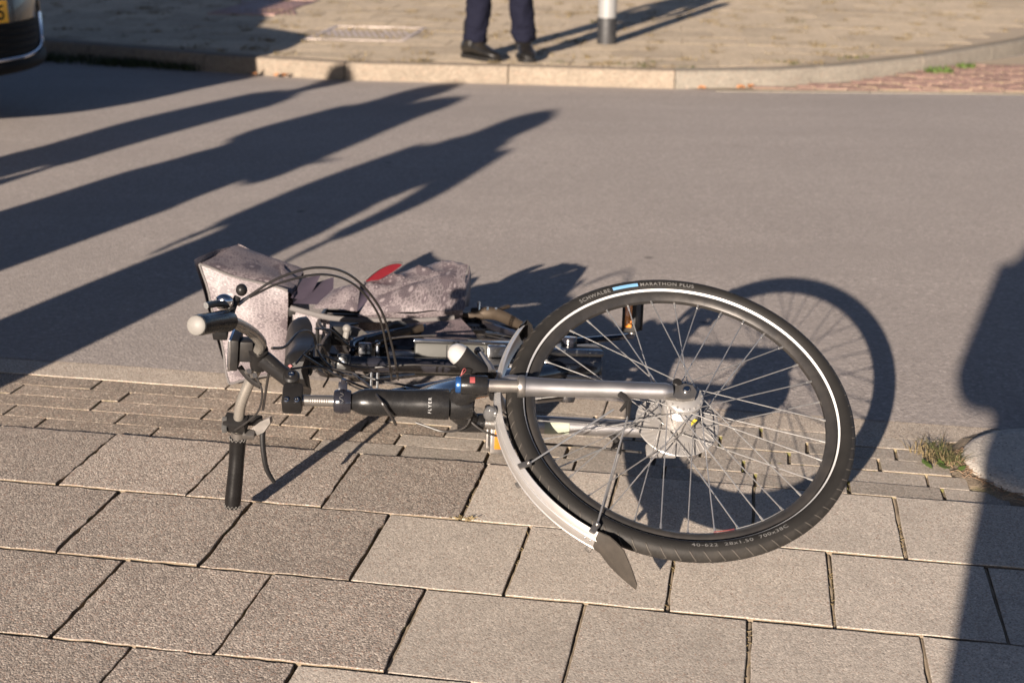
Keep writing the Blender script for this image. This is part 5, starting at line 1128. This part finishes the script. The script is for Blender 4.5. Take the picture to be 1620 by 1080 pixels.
# ------------------------------------------------------------------ vehicles
def vehicle(name, front, fwd, label, category, paint, Wd=0.87, Ln=4.2, nose=0.42, prof=None, roof=None, plate=False):
    fo = A(front, float); Fd = nrm(A([fwd[0], fwd[1], 0])); Lf = np.cross(Z, Fd)
    t = thing(name, fo - Fd * Ln * .5, label, category)
    def plan(x): return -nose * (min(1.0, abs(x) / Wd)) ** 2.6
    N = 180; contour = []
    for i in range(N):
        a = 2 * math.pi * i / N; c, s = math.cos(a), math.sin(a); ex = 0.30
        x = Wd * math.copysign(abs(s) ** ex, s); y = -Ln / 2 + Ln / 2 * math.copysign(abs(c) ** 0.30, c)
        y = min(y, plan(x) + 0.0); contour.append((x, y))
    zo = 0.05 if plate else 0.0
    def P(x, y, z): return fo + Lf * x + Fd * y + Z * (z + zo)
    top = lambda y: np.interp(-y, *prof)
    rows = []
    for q, (ins, zz) in enumerate(((.10, 0.0), (.02, 0.06), (0.0, .22), (0.0, .5), (.012, .75), (.05, .92), (.13, 1.0))):
        ring = []
        for x, y in contour:
            cx, cy = 0, -Ln / 2; d = math.hypot(x - cx, (y - cy)); sx, sy = (x - cx) / d, (y - cy) / d
            xx, yy = x - sx * ins, y - sy * ins; zt = top(yy); ring.append(P(xx, yy, .26 + (zt - .26) * zz))
        rows.append(ring)
    m = MB(); m.grid(rows, closed=True); m.add(rows[-1], [tuple(range(N))]); m.add(rows[0], [tuple(range(N))[::-1]]); body = m.build('body', paint, t, smooth=50)
    # greenhouse
    sec = []
    for yy, zt in zip(*roof):
        zb = top(-yy) - .02; h = max(.01, zt - zb)
        sec.append([P(-Wd * .86, -yy, zb), P(-Wd * .80, -yy, zb + h * .55), P(-Wd * .68, -yy, zb + h * .93), P(-Wd * .4, -yy, zb + h), P(0, -yy, zb + h * 1.02), P(Wd * .4, -yy, zb + h), P(Wd * .68, -yy, zb + h * .93), P(Wd * .80, -yy, zb + h * .55), P(Wd * .86, -yy, zb)])
    m = MB(); m.grid(sec); m.build('cabin', 'car_glass', t, smooth=50)
    m = MB(); m.grid([[A(p) + Z * .012 for p in r_[2:7]] for r_ in sec[2:-1]]); m.build('roof', paint, t, smooth=50)
    for yy in (1.15, Ln - .8):
        for sx in (-1, 1):
            m = MB(); c = P(sx * (Wd - .10), -yy, .31 - zo); m.lathe([(.19, -.10), (.29, -.10), (.31, -.07), (.31, .07), (.29, .10), (.19, .10)], c, Lf, Fd, 28, close=True); wv = m.build('wheel', 'rubber', t)
            m = MB(); m.lathe([(0, .07), (.10, .075), (.19, .09), (.19, -.09), (0, -.07)], c, Lf * sx, Fd, 20); m.build('rim', 'silver_paint', wv)
    surf = lambda x, z, o=0.004: P(x, plan(x) + o + 0.006 - (0.02 if z > .62 else 0) - 0.05 * max(0, z - .62) / .2, z)
    if plate:
        def patch(nm, x0, x1, z0, z1, mt, off=.006, par=t):
            m = MB(); m.grid([[surf(x, z, off) for z in np.linspace(z0, z1, 5)] for x in np.linspace(x0, x1, 22)]); return m.build(nm, mt, par)
        g1 = patch('lower_grille', -.66, .66, .335, .50, 'car_black', .008)
        for i in range(4):
            z = .365 + .035 * i; m = MB(); m.tube([surf(x, z, .012) for x in np.linspace(-.6, .6, 25)], .004, 5); m.build('grille_slat', 'car_black', g1)
        m = MB(); pth = [surf(x, z, .016) for x, z in [(-.70, .52), (-.69, .44), (-.66, .375), (-.60, .345), (-.5, .33)] + [(x, .322) for x in np.linspace(-.4, .4, 12)] + [(.5, .33), (.60, .345), (.66, .375), (.69, .44), (.70, .52)]]
        m.tube(spline(pth, 3), .011, 8); m.build('chrome_strip', 'chrome', t)
        patch('upper_grille', -.46, .46, .69, .76, 'car_black', .010)
        m = MB(); pth = [surf(x, .285, -.01) for x in np.linspace(-.8, .8, 31)]; m.tube(pth, .035, 10, flat=1.2, flatdir=Z); m.build('lip', 'car_black', t)
        for sx in (-1, 1):
            f_ = patch('fog_recess', sx * .735, sx * .815, .36, .56, 'car_black', .007)
            for i in range(4): m = MB(); m.tube([surf(sx * .745, .39 + .035 * i, .012), surf(sx * .775, .405 + .035 * i, .014)], .006, 6); m.build('fog_fin', 'silver_dirty', f_)
            m = MB(); m.tube(spline([surf(sx * .80, .345, .012), surf(sx * .828, .38, .012), surf(sx * .835, .46, .012), surf(sx * .825, .54, .012), surf(sx * .81, .575, .010)], 4), .010, 8); m.build('fog_trim', 'alu_bar', f_)
            patch('headlight', sx * .52, sx * .80, .70, .79, 'lens_clear', .006)
        c = P(0, .014, .565); m = MB(); m.box(c, (Lf, Fd, Z), (.26, .006, .055), .003); pl = m.build('number_plate', 'plate_yellow', t)
        vs, fs, w = text_mesh('5', 0.105, bold=.001); m = MB(); m.add([c + Fd * .0072 + Lf * (0.185 + x) + Z * (y - .038) for x, y, z in vs], fs); m.build('plate_character', 'car_black', pl, smooth=0)
    return t
vehicle('car', (-2.735, 7.06, 0), (.89, -.46), 'dark bronze car with yellow number plate at the top left corner', 'car', 'car_paint', plate=True,
        prof=([0, .10, .5, 1.1, 4.2], [.78, .83, .93, 1.0, 1.0]), roof=([1.05, 1.5, 1.95, 2.8, 3.5, 4.1], [1.0, 1.25, 1.42, 1.45, 1.38, 1.02]))
vehicle('van', (-3.72, 5.75, 0), (.985, -.17), 'white van standing out of frame at the left, shading the car', 'van', 'van_white', Wd=.95, Ln=4.9, nose=.25,
        prof=([0, .1, .7, 1.0, 4.9], [.95, 1.05, 1.22, 1.28, 1.3]), roof=([.75, 1.0, 1.35, 1.8, 3.2, 4.7, 4.85], [1.22, 1.55, 2.0, 2.4, 2.55, 2.5, 1.3]))

# ------------------------------------------------------------------ plants and litter
def blades(m, c, n, h, spread, lean, w=0.0025):
    for _ in range(n):
        a = rnd.uniform(0, 2 * math.pi); r_ = spread * math.sqrt(rnd.random()); p = A(c, float) + A([r_ * math.cos(a), r_ * math.sin(a), 0])
        b = rnd.uniform(0, 2 * math.pi); H = h * rnd.uniform(.45, 1.1); d = A([math.cos(b), math.sin(b), 0]) * lean * rnd.uniform(.2, 1.2) * H; s = A([-math.sin(b), math.cos(b), 0]) * w
        q1 = p + d * .35 + Z * H * .6; q2 = p + d + Z * H * rnd.uniform(.75, 1.0)
        m.add([p - s, p + s, q1 + s * .8, q1 - s * .8, q2], [(0, 1, 2, 3), (3, 2, 4)])
t0 = thing('grass_tuft', (1.01, 3.0, 0), 'green and straw coloured grass tuft growing at the rounded kerb end', 'grass')
m = MB(); blades(m, (1.015, 2.985, -.005), 110, .036, .03, 1.5, .0013); blades(m, (1.0, 3.03, -.005), 45, .042, .025, 1.5, .0012); m.build('green_blades', 'grass_green', t0, smooth=0)
m = MB(); blades(m, (1.01, 3.0, -.005), 150, .036, .045, 1.9, .0011); blades(m, (0.99, 3.06, -.005), 80, .03, .045, 2.2, .0011); m.build('dry_blades', 'grass_dry', t0, smooth=0)
m = MB()
for _ in range(10):
    b = rnd.uniform(0, 6.28); p = A([1.012, 2.945, .004]) + A([rnd.gauss(0, .018), rnd.gauss(0, .012), 0]); d = A([math.cos(b), math.sin(b), .35]) * .028; s = A([-math.sin(b), math.cos(b), 0]) * .009
    m.add([p, p + d * .5 + s, p + d, p + d * .5 - s], [(0, 1, 2, 3)])
m.build('leaf', 'grass_fresh', t0, smooth=0)
# dead stems and soil along the kerb nose
m = MB()
for _ in range(90):
    t = rnd.uniform(math.pi * .92, math.pi * 1.55); R = .222 + abs(rnd.gauss(0.008, .012)); u, v = 2.212 + R * math.cos(t), .235 + R * math.sin(t)
    b = rnd.uniform(0, 6.28); L_ = rnd.uniform(.012, .05); p = S(u, v, .004); m.tube([p, p + A([math.cos(b) * L_ * .5, math.sin(b) * L_ * .5, .006]), p + A([math.cos(b + .4) * L_, math.sin(b + .4) * L_, rnd.uniform(0, .006)])], .0009, 4)
for u0 in np.linspace(2.2, 3.4, 60):
    b = rnd.uniform(-.6, .6); p = S(u0, .008 + rnd.gauss(0, .006), .004); m.tube([p, p + A([math.cos(b), math.sin(b), .1]) * .03], .0009, 4)
m.build('dead_stems', 'twig', base=S(2.1, .1), kind='stuff', label='dead brown stems and needles along the kerb end', category='litter')
# moss in the brick joints
m = MB()
for _ in range(220):
    c = rnd.randrange(0, 6); u = rnd.uniform(1.15, 1.95); p = S(u, c * CW + .002 + rnd.gauss(0, .0008), -.010); m.ball(p, (rnd.uniform(.004, .014), rnd.uniform(.001, .0022), rnd.uniform(.005, .008)), (U, V, Z), 6, 4)
for _ in range(150):
    c = rnd.randrange(0, 5); u = rnd.choice([1.434, 1.484, 1.507, 1.62, 1.639, 1.824, 1.849, 1.866, 1.30, 1.72]) + rnd.gauss(0, .002); p = S(u, (c + rnd.random()) * CW, -.012); m.ball(p, (rnd.uniform(.003, .006), rnd.uniform(.005, .014), rnd.uniform(.004, .009)), (U, V, Z), 6, 4)
for _ in range(120):
    k = rnd.randrange(0, 4); i = rnd.randrange(0, 7); u = (i + (.5 if k % 2 else 0)) * SL + rnd.gauss(0, .0012); p = S(u, -(k + rnd.random()) * SL, -.012); m.ball(p, (.003, rnd.uniform(.004, .012), rnd.uniform(.003, .006)), (U, V, Z), 6, 4)
m.build('moss', 'moss', base=S(1.5, .1), kind='stuff', label='yellow green moss tucked in the paving joints', category='moss')
# dry grass crumbs in a few slab joints near the wheel
m = MB()
for (u, v0, v1) in ((1.364, -.33, -.58), (1.813, -.12, -.29), (1.065, -.32, -.55), (1.667, -.36, -.58), (0.918, -.05, -.26), (1.507, -.64, -.86)):
    for _ in range(26):
        b = rnd.uniform(0, 6.28); L_ = rnd.uniform(.006, .02); p = S(u + rnd.gauss(0, .003), rnd.uniform(v1, v0), -.005); m.tube([p, p + A([math.cos(b) * L_, math.sin(b) * L_, rnd.uniform(-.002, .006)])], .0007, 4)
for _ in range(25):
    b = rnd.uniform(0, 6.28); L_ = rnd.uniform(.008, .02); p = S(0.915 + rnd.gauss(0, .012), -.298 + rnd.gauss(0, .003), .0); m.tube([p, p + A([math.cos(b) * L_, math.sin(b) * L_ * .4, rnd.uniform(0, .008)])], .0008, 4)
m.build('straw', 'grass_dry', base=S(1.3, -.4), kind='stuff', label='bits of dry straw lying in the slab joints', category='straw')
m = MB()
for k in range(4):
    for i in range(2, 8):
        u = (i + (.5 if k % 2 else 0)) * SL
        if u < .85: continue
        P = []
        for q in range(25):
            v = -(k + (q + .0) / 24) * SL; w_ = .0028 + .0016 * mnoise.noise(Vector((u * 9, v * 31, 1.0))); c_ = .0012 * mnoise.noise(Vector((u * 7, v * 22, 5.0))) + .0008
            zz = -.0045 + .0028 * mnoise.noise(Vector((u * 5, v * 40, 9.0))); P.append([S(u + c_ - w_, v, zz - .002), S(u + c_, v, zz), S(u + c_ + w_, v, zz - .001)])
        m.grid(P)
m.build('joint_sand', 'sand', base=S(1.4, -.5), kind='stuff', label='sand filling the joints between the newer slabs', category='sand')
m = MB(); P = []
for q in range(61):
    t = math.pi * (.62 + .93 * q / 60); row = []
    for e, R_ in enumerate((.212, .232, .252, .275)):
        rr = R_ + .012 * mnoise.noise(Vector((q * .35, e, 2.0))) * (e > 0); zz = (.006, .004, -.002, -.012)[e] + .004 * mnoise.noise(Vector((q * .5, e * 1.7, 7.0))); row.append(S(2.212 + rr * math.cos(t), .235 + rr * math.sin(t), zz))
    P.append(row)
m.grid(P); m.build('soil', 'joint_soil', base=S(2.0, .1), kind='stuff', label='dirt collected round the foot of the kerb end', category='soil')
# dry grass over the far pavement: flattened straw patches in the joints
m = MB(); m2 = MB()
for _ in range(620):
    k = rnd.randrange(0, 13); u = rnd.uniform(-5, 5.5); v = .155 + k * FS + rnd.gauss(0, .03)
    if rnd.random() < .5: u = (rnd.randrange(-10, 11) + (.5 if k % 2 else 0)) * FS + rnd.gauss(0, .02); v = .155 + (k + rnd.random()) * FS
    p = o_f + dU * u + dV * v
    if p[1] < np.interp(p[0], [q[0] for q in FK], [q[1] for q in FK]) + .12: continue
    blades(m if rnd.random() < .93 else m2, (p[0], p[1], FZ - .01), rnd.randrange(10, 26), rnd.uniform(.022, .042), rnd.uniform(.03, .13), 2.6, .005)
for (x, n_) in ((.45, 5), (.7, 6), (.95, 4), (1.9, 7), (2.4, 8)):
    for _ in range(n_):
        xx = x + rnd.gauss(0, .15); y_ = np.interp(xx, [q[0] for q in FK], [q[1] for q in FK]) + .2 + abs(rnd.gauss(0, .1)); blades(m2 if rnd.random() < .3 else m, (xx, y_, FZ - .01), 16, .03, .06, 1.8, .004)
m.build('dry_grass', 'grass_dry', base=(0, 11, FZ), smooth=0, kind='stuff', label='straw coloured dry grass in the far pavement joints', category='grass')
m2.build('joint_grass', 'grass_green', base=(0, 11, FZ), smooth=0, kind='stuff', label='olive grass sprouting in the far pavement joints', category='grass')
m = MB()
for _ in range(320):
    s = rnd.uniform(2.2, cum[4] - .1); p = fk_at(s) - fk_n(s) * rnd.uniform(0.02, .30 * min(1, (cum[4] - s) / 1.2)); blades(m, (p[0], p[1], -.006), 14, .07, .06, 1.2, .005)
m.build('gutter_grass', 'grass_dark', base=(-3, 10, 0), smooth=0, kind='stuff', label='dark green grass strip at the foot of the shaded kerb', category='grass')
for (x, y, sz, lb) in ((3.02, 10.03, .10, 'larger bright green weed on the red bricks before the far kerb'), (3.32, 10.36, .07, 'smaller bright green weed on the red bricks farther right')):
    m = MB(); blades(m, (x, y, .008), 90, sz * .6, sz, 1.2, .006); m.build('weed', 'grass_fresh', base=(x, y, 0), smooth=0, label=lb, category='weed')
def leaf(x, y, z, s, lb):
    m = MB(); a = rnd.uniform(0, 6.28); X_ = A([math.cos(a), math.sin(a), .15]); Y_ = A([-math.sin(a), math.cos(a), 0]); rows = []
    for i in range(7):
        q = i / 6; w_ = s * .36 * math.sin(math.pi * min(1, q * .96 + .04)) ** .8; rows.append([A([x, y, z]) + X_ * s * (q - .5) + Y_ * w_ * e + Z * (.012 * abs(e) * s / .05 + .004 * math.sin(q * 5) + .004) for e in (-1, -.5, 0, .5, 1)])
    m.grid(rows); m.build('fallen_leaf', 'leaf_brown', base=(x, y, z), smooth=60, label=lb, category='leaf', group='fallen leaves')
for x, y, lb in ((-1.77, 9.55, 'leftmost of three brown fallen leaves in the gutter at far left kerb'), (-1.62, 9.50, 'middle one of three brown fallen leaves at the far kerb'), (-1.55, 9.49, 'rightmost of three brown fallen leaves in the gutter at far left kerb'), (1.22, 9.13, 'orange leaf at the foot of the grey far kerb, leftmost of three'), (1.48, 9.17, 'orange leaf at the foot of the grey far kerb, middle one of three'), (1.55, 9.2, 'orange leaf at the foot of the grey far kerb, rightmost of three')):
    leaf(x, y, .004, rnd.uniform(.05, .085), lb)
for o in bpy.data.objects:
    if '_b' in o: del o['_b']
